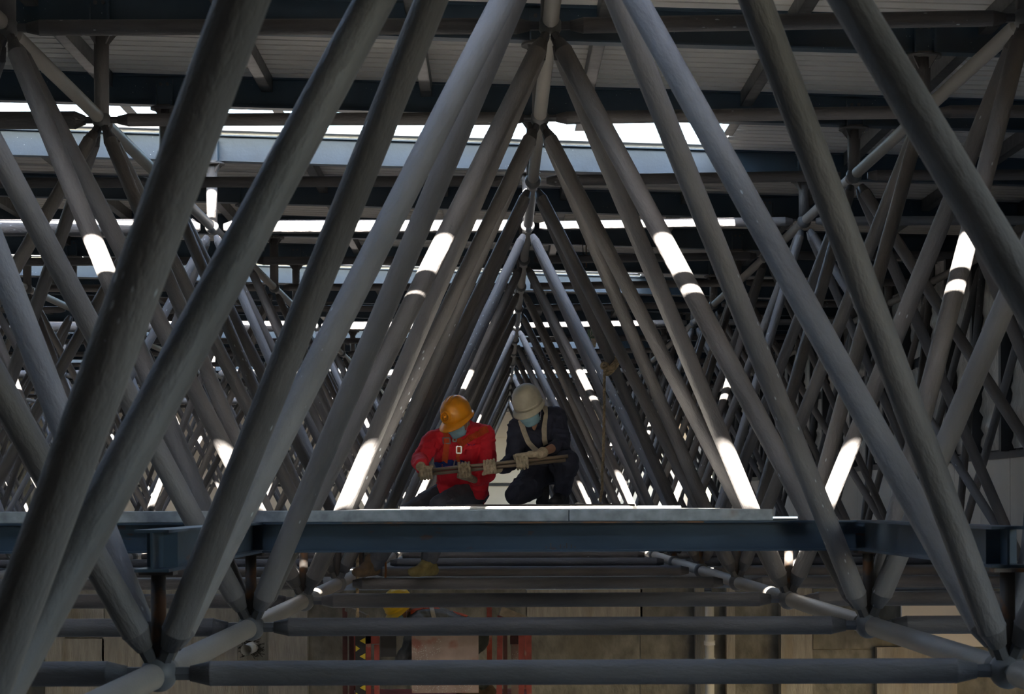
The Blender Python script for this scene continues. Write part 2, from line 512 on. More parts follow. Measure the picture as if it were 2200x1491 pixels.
for i, p in enumerate(nodes):
    if i < 295:
        link('node_ball', ball_hi if p.y < 24 else ball_lo, None, frame, Matrix.Translation(p))
    else:
        prof = [(max(1e-4, BALL * math.sin(math.pi * j / 5)), -BALL * math.cos(math.pi * j / 5)) for j in range(6)]
        far_balls.lathe(prof, 8, Matrix.Translation(p), caps=False)
if far_balls.v:
    tag(far_balls.build('distant_node_balls', M['ball'], frame), kind='stuff')
# posts from the top nodes to the roof beams
post_cache = {}
bracket_me = MB().box((-0.07, -0.078, -0.012), (0.07, -0.066, 0.205)).box((-0.07, -0.13, -0.012), (-0.058, -0.078, 0.16)).box((0.058, -0.13, -0.012), (0.07, -0.078, 0.16)).mesh('beam_bracket')
bracket_me.materials.append(M['beam_blue'])
bolt_me = MB().lathe([(0.014, 0), (0.014, 0.012)], 8, Matrix.Rotation(math.pi / 2, 4, 'X')).mesh('bolt'); bolt_me.materials.append(M['sleeve'])
for c in XT:
    for k in KT:
        p = T(c, k); x = p.x
        h = roof_z(x) - p.z
        if not in_view(p, p + Vector((0, 0, h)), 150): continue
        key = (c,)
        if key not in post_cache:
            mb = MB()
            t = h - 0.0
            mb.lathe([(0.052, BALL * 0.6), (0.052, t - 0.03)], 16)
            mb.lathe([(0.125, t - 0.03), (0.125, t - 0.012)], 20)
            for q in range(4):
                R = Matrix.Rotation(q * math.pi / 2 + 0.785, 4, 'Z')
                mb.add([R @ Vector(v) for v in ((0.05, -0.005, t - 0.03), (0.12, -0.005, t - 0.03), (0.05, -0.005, t - 0.11), (0.05, 0.005, t - 0.03), (0.12, 0.005, t - 0.03), (0.05, 0.005, t - 0.11))],
                       [(0, 1, 2), (3, 5, 4), (0, 3, 4, 1), (1, 4, 5, 2), (2, 5, 3, 0)])
            mb.box((-0.06, -0.09, t - 0.012), (0.06, 0.09, t + 0.002))
            post_cache[key] = mb.mesh('roof_post'); post_cache[key].materials.append(M['tube'])
        link('roof_post', post_cache[key], None, frame, Matrix.Translation(p))
        if k <= 7:
            br = link('beam_bracket', bracket_me, None, frame, Matrix.Translation((p.x, p.y, roof_z(x))))
            for sx in (-0.028, 0.028):
                link('bolt', bolt_me, None, br, Matrix.Translation((p.x + sx, p.y - 0.079, roof_z(x) + 0.165)))

# ---------------------------------------------------------------- concrete wall below, with pilasters
def pbox(x0, y0, x1, y1, Y, depth, mb=None):
    """a box whose front face spans the pixel rectangle at depth Y"""
    a, b = pix(x0, y1, Y), pix(x1, y0, Y)
    return (mb or MB()).box((a.x, Y, a.z), (b.x, Y + depth, b.z))
CW = 20.0
wc = tag(MB().box((XL, CW + 0.06, FLOOR_Z), (XR, CW + 0.3, -0.79)).build('wall_concrete', M['concrete']), kind='structure')
cells = [(-60, 1268, 60, 3000, 'concrete', 0.03), (131, 1268, 223, 1370, 'concrete_pale', 0.05), (131, 1372, 223, 3000, 'concrete_pale', 0.0), (225, 1268, 410, 1364, 'concrete_pale', 0.04),
         (225, 1366, 410, 3000, 'concrete_pale', 0.0), (412, 1268, 510, 3000, 'concrete_pale', 0.03), (512, 1268, 581, 3000, 'concrete_pale', 0.05),
         (662, 1268, 880, 1330, 'concrete', 0.02), (662, 1332, 880, 3000, 'concrete', 0.045), (882, 1266, 1130, 3000, 'concrete', 0.04),
         (1132, 1266, 1380, 1330, 'concrete_pale', 0.03), (1132, 1332, 1380, 3000, 'concrete', 0.04), (1382, 1264, 1499, 3000, 'concrete', 0.03),
         (1536, 1264, 1566, 3000, 'concrete', 0.05), (1580, 1264, 1682, 1330, 'concrete', 0.03), (1580, 1332, 1682, 3000, 'concrete', 0.045),
         (1747, 1264, 1922, 1330, 'concrete', 0.02), (1747, 1332, 1922, 1394, 'concrete', 0.035), (1747, 1396, 1888, 3000, 'concrete', 0.045),
         (2058, 1264, 2300, 3000, 'concrete', 0.03)]
for x0, y0, x1, y1, m, off in cells:
    pbox(x0, y0, x1, y1, CW + off, 0.08).build('concrete_block', M[m], wc)
for x0, x1, off, y0 in ((103, 131, -0.12, 1268), (583, 660, -0.1, 1268), (1500, 1513, -0.1, 1264), (1567, 1579, -0.1, 1264), (1684, 1745, -0.14, 1264), (1890, 2056, -0.06, 1390)):
    pbox(x0, y0, x1, 3000, CW + off, 0.2).build('pilaster', M['concrete_pale'], wc)
pbox(1938, 1290, 2140, 1390, 19.2, 0.06).build('wall_panel', M['panel'], wc)

M['pvc'] = mat('white_pvc', (0.85, 0.84, 0.8), 0.4, var=0.06)
M['fibre'] = mat('packing_fibre', (0.06, 0.055, 0.045), 0.9)
p = pix(1524, 1300, 19.75)
dp = tag(empty('drain_pipe', (p.x, 19.75, -6.99)), 'white plastic drain pipe running down the concrete wall at the right', 'pipe')
MB().lathe([(0.041, 0), (0.041, 6.19)], 20, Matrix.Translation((p.x, 19.75, -6.99))).build('pipe', M['pvc'], dp)
for yy in (1381, 1418):
    z = pix(1524, yy, 19.75).z
    MB().lathe([(0.049, -0.02), (0.049, 0.02)], 20, Matrix.Translation((p.x, 19.75, z))).build('pipe_collar', M['pvc'], dp)
q = pix(530, 1396, 19.7)
ps = tag(empty('pipe_stub', q), 'short white pipe end sticking out of the concrete wall at lower left', 'pipe')
mb = MB(); R = axis_matrix(q, q + Vector((0.1, 1.0, 0.03)))
mb.lathe([(0.05, -0.02), (0.05, 0.3), ], 20, R, caps=False); mb.lathe([(0.043, 0.3), (0.043, -0.02)], 20, R, caps=False)
mb.build('pipe', M['pvc'], ps)
mb = MB(); rnd = random.Random(3)
for i in range(90):
    a = rnd.uniform(0, 6.28); c0 = q + Vector((0.055 * math.cos(a), 0.27, 0.055 * math.sin(a)))
    c1 = c0 + Vector((rnd.uniform(0.0, 0.09) * (1 if math.cos(a) > 0 else -0.6), -rnd.uniform(0, 0.12), rnd.uniform(-0.05, 0.05)))
    mb.path([c0, (c0 + c1) / 2 + Vector((0, 0, rnd.uniform(-.02, .02))), c1], 0.003, 4)
tag(mb.build('packing_fibre', M['fibre'], ps), kind='stuff')

# ---------------------------------------------------------------- the platform the workers are on
GB_H, GB_TOP = 0.147, -0.086
GB_Z = GB_TOP - GB_H
M['girder'] = mat('blue_black_girder', (0.055, 0.085, 0.12), 0.36, var=0.14, scale=4, bump=0.04, bscale=20, spec=0.5,
                  stain=(6, 0.66, 0.06, 0.7), stain_col=(0.12, 0.05, 0.02), stretch=(1, 1, 3))
def girder_y(x, y0, y1, label):
    t = tag(empty('platform_girder', (x, y0, GB_Z)), label, 'girder', 'girders carrying the work platform')
    ibeam(GB_H, 0.12, 0.008, 0.011, y1 - y0).build('beam', M['girder'], t, Matrix.Translation((x, y0, GB_Z)))
    for k in range(0, 5):
        yy = rowB(k)
        if y0 < yy < y1:
            MB().box((x - 0.055, yy - 0.005 + 0.1, GB_Z + 0.0115), (x + 0.055, yy + 0.005 + 0.1, GB_TOP - 0.0115)).build('stiffener', M['girder'], t)
    return t
girder_y(XB[-1], rowB(0) - 0.16, rowB(1) + 0.07, 'short dark blue girder running back at left from the nearest stub post')
girder_y(XB[-1], rowB(3) - 0.1, rowB(5) + 0.3, 'far dark girder behind the seated worker at left')
girder_y(XB[0], rowB(0) - 0.02, rowB(1) + 0.07, 'short dark blue girder running back at the right edge of the picture')
girder_y(XB[0], rowB(3) - 0.1, rowB(5) + 0.3, 'far dark girder behind the kneeling worker at right')
girder_y(XB[-2], rowB(1) - 0.2, rowB(5) + 0.3, 'dark girder far left running back beneath the crossing tubes')
def girder_x(y, x0, x1, name, label):
    t = tag(empty(name, ((x0 + x1) / 2, y, GB_Z)), label, 'girder', 'girders carrying the work platform')
    Rz = Matrix.Translation((x1, y, GB_Z)) @ Matrix.Rotation(math.pi / 2, 4, 'Z')
    ibeam(GB_H, 0.1, 0.007, 0.010, x1 - x0).build('beam', M['girder'], t, Rz)
    return t
fgd = girder_x(rowB(1), XB[-1] + 0.061, XB[0] - 0.061, 'cross_girder', 'long dark blue girder crossing the picture in front of the workers')
MB().box((-0.75, rowB(1) - 0.0512, GB_TOP - 0.009), (1.0, rowB(1) - 0.05, GB_TOP - 0.0015)).build('rusty_edge', M['rust'], fgd)
mk_ = MB()
for i, px_ in enumerate((1172, 1182, 1203, 1211, 1216, 1226, 1234)):
    a_ = pix(px_, 1178, rowB(1) - 0.0045); h_ = 0.012 + 0.014 * ((i * 5) % 3) / 2
    mk_.box((a_.x, rowB(1) - 0.0042, a_.z), (a_.x + 0.006, rowB(1) - 0.0037, a_.z + h_))
mk_.build('worn_paint_marks', M['rust'], fgd)
girder_x(rowB(1), XB[-2] + 0.061, XB[-1] - 0.061, 'cross_girder', 'dark girder crossing at the left, behind the two thickest tubes')
girder_x(rowB(2), XB[-1] - 0.05, XB[0] + 0.05, 'cross_girder', 'second blue girder hidden just behind the front one')
girder_x(rowB(4), XB[-1] + 0.061, XB[0] - 0.061, 'cross_girder', 'rearmost cross girder behind the two workers')
girder_x(rowB(3) + 0.42, XB[-1] + 0.061, XB[0] - 0.061, 'cross_girder', 'cross girder that the worker in red sits on')
# stub posts standing on the bottom nodes under the girders (bolted to the frame)
pm_ = MB().lathe([(0.027, 0.05), (0.027, GB_Z - ZB - 0.014)], 16).box((-0.06, -0.06, GB_Z - ZB - 0.014), (0.06, 0.06, GB_Z - ZB - 0.001)).mesh('girder_post')
pm_.materials.append(M['rust'])
for c in (-2, -1, 0):
    for k in range(0, 6):
        if c == -2 and k < 1: continue
        link('girder_post', pm_, None, frame, Matrix.Translation(B(c, k)))

M['deck_plate'] = mat('bounce_pale_plate', (0.62, 0.62, 0.60), 0.55, metal=0.1, var=0.2, scale=10)  # colour raised above the planks so the sunlit deck bounces more light
M['galv_edge'] = mat('weathered_galvanised_plank', (0.36, 0.40, 0.42), 0.55, metal=0.1, var=0.3, scale=16, stain=(3.0, 0.64, 0.06, 0.6), stain_col=(0.25, 0.13, 0.05))
def plank(name, lo, hi, m, label, cat='plank', group=None):
    me = MB().box(lo, hi).build(name, m)
    bv = me.modifiers.new('bevel', 'BEVEL'); bv.width = 0.004; bv.segments = 2
    return tag(me, label, cat, group)
yf = rowB(1) - 0.05
xj = pix(1222, 1100, yf).x; xe = pix(1661, 1100, yf).x
plank('steel_plank', (-3.1, yf, GB_TOP), (xj - 0.002, yf + 0.22, -0.030), M['galv_edge'], 'long galvanised steel plank edge, left of the rusty joint', group='galvanised planks on the front girder')
plank('steel_plank', (xj + 0.002, yf, GB_TOP), (xe, yf + 0.22, -0.030), M['galv_edge'], 'short galvanised steel plank edge, right of the rusty joint', group='galvanised planks on the front girder')
plank('deck_plate', (-0.86, yf + 0.24, GB_TOP), (xe, 14.9, -0.032), M['deck_plate'], 'sunlit steel deck plate lying behind the front planks', 'plate')
plank('deck_plate', (-0.12, 14.92, GB_TOP), (xe, 17.25, -0.032), M['deck_plate'], 'steel deck plate under the kneeling worker in navy', 'plate')
M['wood_dark'] = mat('dark_old_board', (0.10, 0.085, 0.075), 0.75, var=0.3, scale=9, stretch=(0.3, 3, 3))
a, b = pix(958, 1090, 15.6), pix(1364, 1083, 15.6)
plank('scaffold_board', (a.x, 15.6, -0.031), (b.x, 15.85, -0.004), M['wood_dark'], 'thin dark board lying at the workers feet', 'board')
a, b = pix(860, 1090, 13.75), pix(1462, 1083, 13.75)
plank('scaffold_board', (a.x, 13.72, -0.0315), (b.x, 13.95, -0.016), M['deck_plate'], 'thin pale board with a glaring sunlit edge in front of the workers', 'board')
plank('seat_board', (-0.86, 17.28, GB_TOP), (0.0, 17.56, -0.05), M['wood_dark'], 'board under the seated worker in red', 'board')

# ---------------------------------------------------------------- rope, hanging sign, loose things
M['rope'] = mat('hemp_rope', (0.5, 0.37, 0.22), 0.9, var=0.3, scale=40, bump=0.8, bscale=120)
M['orange_rope'] = mat('orange_cord', (0.32, 0.12, 0.04), 0.8)
M['sign_green'] = mat('green_sign', (0.01, 0.17, 0.06), 0.4)
M['plastic'] = mat('clear_wrap', (0.6, 0.55, 0.46), 0.12, var=0.5, scale=14, spec=0.9, bump=1.0, bscale=18)
def rope_twist(pts, r, n=3):
    mb = MB(); fine = []
    pts = [Vector(p) for p in pts]
    for i in range(len(pts) - 1):
        k = max(2, int((pts[i + 1] - pts[i]).length / 0.012))
        fine += [pts[i].lerp(pts[i + 1], j / k) for j in range(k)]
    fine.append(pts[-1])
    for s in range(n):
        q = []
        for i, p in enumerate(fine):
            d = (fine[min(i + 1, len(fine) - 1)] - fine[max(i - 1, 0)]).normalized()
            x = d.cross(Vector((0.3, 0.9, 0.2))).normalized(); y = d.cross(x)
            t = i * 0.75 + s * 2 * math.pi / n
            q.append(p + (x * math.cos(t) + y * math.sin(t)) * r * 0.5)
        mb.path(q, r * 0.62, 6)
    return mb
ta, tb = T(0, 2), B(0, 4)                       # the tube the rope is tied round
def on_tube(py):
    lo_, hi_ = 0.0, 1.0
    for _ in range(40):
        t = (lo_ + hi_) / 2
        if proj(ta.lerp(tb, t))[1] < py: lo_ = t
        else: hi_ = t
    return ta.lerp(tb, t)
rp = on_tube(783); dirn = (tb - ta).normalized()
ux = dirn.cross(Vector((0, 1, 0))).normalized(); uy = dirn.cross(ux)
loops = []
for i in range(61):
    t = i / 60 * 2 * math.pi * 2.6
    loops.append(rp + (ux * math.cos(t) + uy * math.sin(t)) * 0.062 + dirn * (-0.03 + 0.06 * i / 60) + Vector((0, 0, 0.035 * math.cos(t))))
knot = pix(1299, 786, rp.y - 0.05)
rt = tag(empty('rope', (knot.x, knot.y, -0.4)), 'brown hemp rope tied round a tube and hanging at right of the workers', 'rope')
rope_twist(loops, 0.013).build('loop', M['rope'], rt)
rope_twist([loops[-1], (loops[-1] + knot) / 2 + Vector((0, 0, 0.01)), knot], 0.013).build('loop', M['rope'], rt)
kn = MB()
kn.path([knot + Vector((0.028 * math.cos(t), 0.01 * math.sin(2 * t) - 0.012, 0.024 * math.sin(t))) for t in [i / 14 * 6.6 for i in range(15)]], 0.012, 8)
kn.build('knot', M['rope'], rt)
hang = [knot] + [pix(px, py, rp.y - 0.05) for px, py in ((1298, 830), (1298, 880), (1297, 940), (1296, 985), (1293, 1020), (1294, 1050), (1289, 1078))]
rope_twist(hang, 0.012).build('hanging_end', M['rope'], rt)

M['wall_cord'] = M['rope']
r1 = [pix(768, y_, 17.3) for y_ in (1096, 1180, 1230, 1300, 1326)]
tag(rope_twist(r1, 0.013).build('rope', M['rope']), 'pale rope hanging straight down beside the red-clad worker\'s far boot', 'rope')
r2 = [pix(x_, y_, 17.3) for x_, y_ in ((812, 1100), (822, 1150), (828, 1190), (829, 1225), (827, 1256))]
tag(MB().path(r2, 0.008, 8).build('cord', M['orange_rope']), 'thin orange cord hanging below the front girder', 'cord')

YS = 27.0
sg = pix(1287, 717, YS)
st = tag(empty('exit_sign', sg), 'green running-man exit sign hung in crumpled clear wrap among the right tubes', 'sign')
w2, h2 = 0.135, 0.055
MB().box((sg.x - w2, YS - 0.015, sg.z - h2), (sg.x + w2, YS + 0.015, sg.z + h2)).build('sign_plate', M['sign_green'], st)
mk = MB()      # white picture: frame line, doorway and running figure
yy = YS - 0.018
for x0, x1, z0, z1 in ((-.125, .125, .045, .049), (-.125, .125, -.049, -.045), (-.125, -.121, -.049, .049), (.121, .125, -.049, .049),
                       (-.112, -.066, -.036, .038), (0.0, .06, -.005, .005)):
    mk.box((sg.x + x0, yy, sg.z + z0), (sg.x + x1, yy + 0.004, sg.z + z1))
mk.build('pictogram', M['white'], st)
rm = MB()
def pc(dx, dz): return Vector((sg.x + dx, yy - 0.004, sg.z + dz))
rm.lathe([(0.0085, -0.002), (0.0085, 0.002)], 12, Matrix.Translation(pc(-0.085, 0.024)) @ Matrix.Rotation(math.pi / 2, 4, 'X'))
for a_, b_ in (((-.088, .014), (-.094, -.01)), ((-.094, -.01), (-.082, -.022)), ((-.082, -.022), (-.084, -.034)), ((-.094, -.01), (-.104, -.022)), ((-.104, -.022), (-.11, -.03)), ((-.088, .012), (-.076, .002)), ((-.09, .012), (-.102, .004))):
    rm.bar(pc(*a_), pc(*b_), 0.004, 0.007, up=(0, 1, 0))
rm.build('running_figure', M['sign_green'], st)
mb = MB(); R = []
for i in range(24):
    z = sg.z + 0.06 + 0.3 * i / 23
    cx_ = sg.x - 0.06 - 0.04 * i / 23
    rr = 0.045 * (0.7 + 0.5 * abs(noise.noise(Vector((i * 0.5, 2, 1)))) * 2)
    R.append([Vector((cx_ + rr * math.cos(t * 0.524) * (0.8 + 0.5 * abs(noise.noise(Vector((t * 1.7, i * 0.8, 5))))), YS + rr * math.sin(t * 0.524) * (0.8 + 0.6 * noise.noise(Vector((t, i * 0.9, 9)))), z)) for t in range(12)])
mb.rings(R, smooth=False); mb.build('wrap', M['plastic'], st)
R = []
for i in range(8):
    z = sg.z - 0.055 - 0.11 * i / 7
    R.append([Vector((sg.x - 0.06 + 0.04 * math.cos(t * 0.785) * (1 - i / 12), YS + 0.02 * math.sin(t * 0.785), z)) for t in range(8)])
MB().rings(R).build('wrap', M['plastic'], st)
MB().path([Vector((sg.x - 0.1, YS, sg.z + 0.36)), Vector((sg.x - 0.16, YS, 2.2)), Vector((sg.x - 0.2, YS, roof_z(sg.x) + BEAM_H))], 0.006, 6).build('hanger_wire', M['beam_dark'], st)

p0 = pix(1259.5, 575, 25.0)
tag(MB().path([p0, Vector((p0.x, 25.0, roof_z(p0.x) + BEAM_H))], 0.008, 6).build('hanging_rod', M['rust']), 'thin rusty rod hanging from the roof right of the ridge', 'rod')
rag = MB(); R = []
c = pix(1248, 1080, 16.3); M['rag'] = mat('white_cotton_rag', (0.6, 0.57, 0.52), 0.9, var=0.2, scale=30, bump=0.8, bscale=50)
for i in range(9):
    t = i / 8; R.append([Vector((c.x - 0.075 + 0.15 * t, c.y + 0.04 * math.cos(j * 0.628) * math.sin(math.pi * (t * 0.9 + 0.05)),
        -0.029 + (0.045 * math.sin(math.pi * (t * 0.85 + 0.1)) * (0.75 + 0.7 * noise.noise(Vector((i * .8, j * .7, 3))))) * (math.sin(j * 0.628) * 0.5 + 0.5))) for j in range(10)])
tag(rag.rings(R).build('rag', M['rag']), 'crumpled white glove-like rag on the deck behind the navy worker', 'rag')
for (x0, x1, y0, y1), m_, nm in (((1432, 1450, 1259, 1264), (0.4, 0.25, 0.02), 'yellow plastic scrap on the concrete ledge'), ((1452, 1464, 1258, 1264), (0.3, 0.03, 0.03), 'small red scrap on the concrete ledge')):
    a, b = pix(x0, 1262, 20.2), pix(x1, 1260, 20.2)
    o = MB().path([Vector((a.x + (b.x - a.x) * i / 6, 20.25 + 0.02 * math.sin(i * 1.7), -0.765 + 0.012 * math.sin(i * 2.1))) for i in range(7)], [0.008, .02, .014, .02, .016, .018, .006], 7).build('plastic_scrap', mat('scrap', m_, 0.5))
    tag(o, nm, 'scrap')
# ---------------------------------------------------------------- scissor lift below the frame
M['lift_red'] = mat('worn_red_paint', (0.26, 0.045, 0.035), 0.55, var=0.3, scale=12, stain=(7, 0.56, 0.1, 0.7), stain_col=(0.30, 0.24, 0.21))
M['lift_dark'] = mat('dark_red_paint', (0.09, 0.03, 0.028), 0.6, var=0.3, scale=10)
M['lift_pale'] = mat('scuffed_pink_panel', (0.34, 0.25, 0.215), 0.65, var=0.2, scale=7, stain=(5, 0.55, 0.1, 0.75), stain_col=(0.30, 0.09, 0.07),
                     speck=(70, 0.3, 0.55), speck_col=(0.5, 0.47, 0.43))
M['black'] = mat('black_rubber', (0.02, 0.02, 0.022), 0.6)
M['yellow'] = mat('hazard_yellow', (0.60, 0.44, 0.03), 0.5, var=0.1)
LY = 18.0
lift = tag(empty('scissor_lift', (-0.5, LY, FLOOR_Z)), 'worn red scissor lift with guard rails and a scuffed panel below the tubes', 'lift')
LZ = -1.56
def lz(py, Y=LY): return pix(1000, py, Y).z
def vpost(name, x0, x1, y0, m, Y=LY, dp=0.045, x2=None):
    a = pix(x0, 1400, Y).x; b = pix(x1, 1400, Y).x
    z1 = lz(y0, Y)
    if x2 is None:
        MB().box((a, Y, LZ), (b, Y + dp, z1)).build(name, m, lift)
    else:                                                # leaning post
        d = pix(x2, 1400, Y).x - a
        mb = MB().box((a, Y, LZ), (b, Y + dp, z1))
        mb.v = [(v[0] + (d if v[2] > LZ + 0.01 else 0), v[1], v[2]) for v in mb.v]
        mb.build(name, m, lift)
vpost('guard_post', 736, 746, 1305, 'x' and M['lift_dark'], LY + 0.5)
vpost('guard_post', 750, 760, 1330, M['lift_dark'], LY + 0.2)
vpost('guard_post', 786, 797, 1340, M['lift_red'])
vpost('guard_post', 804, 815, 1384, M['lift_red'], LY + 0.04)
pbox(786, 1366, 815, 1383, LY, 0.05).build('rail_bracket', M['lift_red'], lift)
hz = pbox(764, 1330, 785, 1600, LY - 0.03, 0.04).build('hazard_post', M['black'], lift)
tri = MB(); a, b = pix(764, 1400, LY - 0.033), pix(785, 1400, LY - 0.033); wz = (b.x - a.x)
z = lz(1335, LY); i = 0
while z > LZ:
    x0, x1 = (b.x, a.x + wz * 0.4) if i % 2 == 0 else (a.x, a.x + wz * 0.45)
    tri.add([(x0, LY - 0.034, z), (x0, LY - 0.034, z - 0.05), (x1, LY - 0.034, z - 0.025)], [(0, 1, 2)])
    z -= 0.062; i += 1
tri.build('hazard_stripes', M['yellow'], hz)
pbox(817, 1362, 851, 1411, LY + 0.046, 0.04).build('control_box', M['black'], lift)
pbox(885, 1362, 1028, 1489, LY - 0.02, 0.015).build('front_panel', M['lift_pale'], lift)
vpost('guard_post', 1046, 1057, 1302, M['lift_red'], LY + 0.9)
vpost('guard_post', 1066, 1078, 1322, M['lift_red'], LY, x2=1069)
vpost('guard_post', 1081, 1090, 1360, M['lift_dark'], LY + 0.1)
vpost('guard_post', 1098, 1113, 1366, M['lift_pale'], LY + 0.2)
vpost('guard_post', 1114, 1126, 1345, M['lift_red'])
vpost('guard_post', 1131, 1142, 1345, M['lift_red'], LY + 0.02)
pbox(1096, 1362, 1114, 1384, LY + 0.17, 0.05).build('clamp', M['lift_dark'], lift)
xa, xb = pix(736, 1400, LY).x, pix(1142, 1400, LY).x
MB().box((xa, LY, lz(1346) - 0.025), (xb, LY + 0.045, lz(1346) + 0.02)).build('top_rail', M['lift_red'], lift)
MB().box((xa, LY + 1.0, lz(1346) - 0.025), (xb, LY + 1.045, lz(1346) + 0.02)).build('top_rail', M['lift_red'], lift)
for xx in (xa, xb - 0.045):
    MB().box((xx, LY + 1.0, LZ), (xx + 0.045, LY + 1.045, lz(1346) - 0.025)).build('guard_post', M['lift_red'], lift)
MB().box((xa, LY - 0.02, LZ - 0.12), (xb, LY + 1.1, LZ)).build('platform', M['lift_red'], lift)
nseg = 4; zl0, zl1 = FLOOR_Z + 0.7, LZ - 0.12
for side in (LY + 0.12, LY + 0.92):
    for i in range(nseg):
        za = zl0 + (zl1 - zl0) * i / nseg; zb_ = zl0 + (zl1 - zl0) * (i + 1) / nseg
        MB().bar((xa + 0.15, side, za), (xb - 0.15, side, zb_), 0.05, 0.1, up=(0, 0, 1)).build('scissor_arm', M['lift_red'], lift)
        MB().bar((xb - 0.15, side + 0.055, za), (xa + 0.15, side + 0.055, zb_), 0.05, 0.1, up=(0, 0, 1)).build('scissor_arm', M['lift_red'], lift)
MB().box((xa, LY, FLOOR_Z + 0.3), (xb, LY + 1.05, FLOOR_Z + 0.7)).build('chassis', M['lift_red'], lift)
for xx in (xa + 0.25, xb - 0.25):
    for yy in (LY + 0.06, LY + 0.92):
        MB().lathe([(0.2, 0), (0.2, 0.1)], 20, Matrix.Translation((xx, yy, FLOOR_Z + 0.2)) @ Matrix.Rotation(-math.pi / 2, 4, 'X')).build('wheel', M['black'], lift)
M['wood'] = mat('weathered_board', (0.20, 0.16, 0.115), 0.8, var=0.3, scale=8, stretch=(0.4, 3, 3))
a, b = pix(1074, 1312, LY - 0.1), pix(1135, 1335, LY + 0.02)
pk = MB().bar(a + Vector((0, 0, 0)), b + Vector((0.03, 0.02, -0.02)), 0.025, 0.075)
tag(pk.build('wooden_plank', M['wood']), 'weathered wooden plank leaning over the lift guard rail', 'plank')
a, b = pix(744, 1306, LY + 0.35), pix(790, 1328, LY - 0.06)
tag(MB().bar(a, b, 0.025, 0.05).build('wooden_plank', M['wood']), 'short brown wooden batten lying on the lift corner at left', 'plank')

# ---------------------------------------------------------------- people
def capsule(mb, a, b, ra, rb, n=14):
    a, b = Vector(a), Vector(b); d = b - a; L = d.length
    if L < 1e-5: L = 1e-5; d = Vector((0, 0, 1))
    d = d.normalized()
    mw = axis_matrix(a, a + d)
    prof = []
    for i in range(6):
        t = -math.pi / 2 + (math.pi / 2) * i / 5
        prof.append((max(1e-4, ra * math.cos(t)), ra * math.sin(t)))
    for i in range(6):
        t = (math.pi / 2) * i / 5
        prof.append((max(1e-4, rb * math.cos(t)), L + rb * math.sin(t)))
    mb.lathe(prof, n, mw, caps=True)
def chain(mb, pts, rs):
    for i in range(len(pts) - 1): capsule(mb, pts[i], pts[i + 1], rs[i], rs[i + 1])
def ellipsoid(mb, c, ax, n=16):
    """ax: three vectors (axes with their lengths)"""
    mw = Matrix.Identity(4)
    for i in range(3):
        for j in range(3): mw[j][i] = ax[i][j]
    mw.translation = Vector(c)
    prof = [(max(1e-4, math.sin(math.pi * i / n)), -math.cos(math.pi * i / n)) for i in range(n + 1)]
    mb.lathe(prof, n * 2, mw, caps=True)
def fuse(mb, name, m, parent, voxel=0.008, smooth=4, folds=0.0, fscale=14.0, seed=0, stretch=(1, 1, 1)):
    """union of overlapping shapes -> one continuous smooth surface"""
    me = mb.mesh(name)
    tmp = bpy.data.objects.new('tmp', me); C.objects.link(tmp)
    r = tmp.modifiers.new('r', 'REMESH'); r.mode = 'VOXEL'; r.voxel_size = voxel
    s = tmp.modifiers.new('s', 'SMOOTH'); s.factor = 0.5; s.iterations = smooth
    dg = bpy.context.evaluated_depsgraph_get(); dg.update()
    new = bpy.data.meshes.new_from_object(tmp.evaluated_get(dg), depsgraph=dg)
    bpy.data.objects.remove(tmp); bpy.data.meshes.remove(me)
    new.name = name
    if folds:
        nn = [v.normal.copy() for v in new.vertices]
        for v, n_ in zip(new.vertices, nn):
            q = Vector((v.co.x * stretch[0], v.co.y * stretch[1], v.co.z * stretch[2])) * fscale + Vector((seed * 3.1, 0, 0))
            w_ = Vector((noise.noise(q * 0.5), noise.noise(q * 0.5 + Vector((9, 1, 4))), noise.noise(q * 0.5 + Vector((3, 8, 2))))) * 0.8
            d = noise.noise(q * 0.6)
            c1_ = max(0.0, 1 - 3.2 * abs(noise.noise(Vector((q.x, q.y, q.z * 2.2)) * 0.75 + w_ + Vector((5, 5, 5)))))
            c2_ = max(0.0, 1 - 4.0 * abs(noise.noise(Vector((q.x * 1.5, q.y, q.z * 1.2)) * 1.25 + w_ * 1.5)))
            v.co += n_ * folds * (0.5 * d + 0.95 * c1_ ** 1.3 + 0.5 * c2_ ** 1.3 - 0.3)
        new.update()
    new.polygons.foreach_set('use_smooth', [True] * len(new.polygons))
    new.materials.clear()
    return link(name, new, m, parent)
def frame3(up, fwd):
    up = Vector(up).normalized(); fwd = Vector(fwd); fwd = (fwd - up * fwd.dot(up)).normalized()
    return fwd.cross(up).normalized(), fwd, up        # person's right, forward, up
def head_parts(mb, hc, up, fwd):
    r, f, u = frame3(up, fwd)
    P = lambda a, b, c: hc + r * a + f * b + u * c
    ellipsoid(mb, P(0, -0.005, 0.03), (r * 0.076, f * 0.095, u * 0.092))
    ellipsoid(mb, P(0, 0.028, -0.045), (r * 0.060, f * 0.062, u * 0.075))
    capsule(mb, P(0, 0.055, -0.098), P(0, 0.06, -0.09), 0.026, 0.026)          # chin
    capsule(mb, P(0, 0.092, 0.012), P(0, 0.108, -0.022), 0.009, 0.015)           # nose
    capsule(mb, P(-0.03, 0.083, 0.028), P(0.03, 0.083, 0.028), 0.013, 0.013)     # brow
    for s in (-1, 1):
        ellipsoid(mb, P(s * 0.079, -0.01, -0.008), (r * 0.011, f * 0.022, u * 0.033))   # ears
        capsule(mb, P(s * 0.04, 0.07, -0.02), P(s * 0.05, 0.05, -0.03), 0.02, 0.022)    # cheeks
    capsule(mb, P(-0.018, 0.088, -0.062), P(0.018, 0.088, -0.062), 0.009, 0.009)        # mouth
    return P, r, f, u
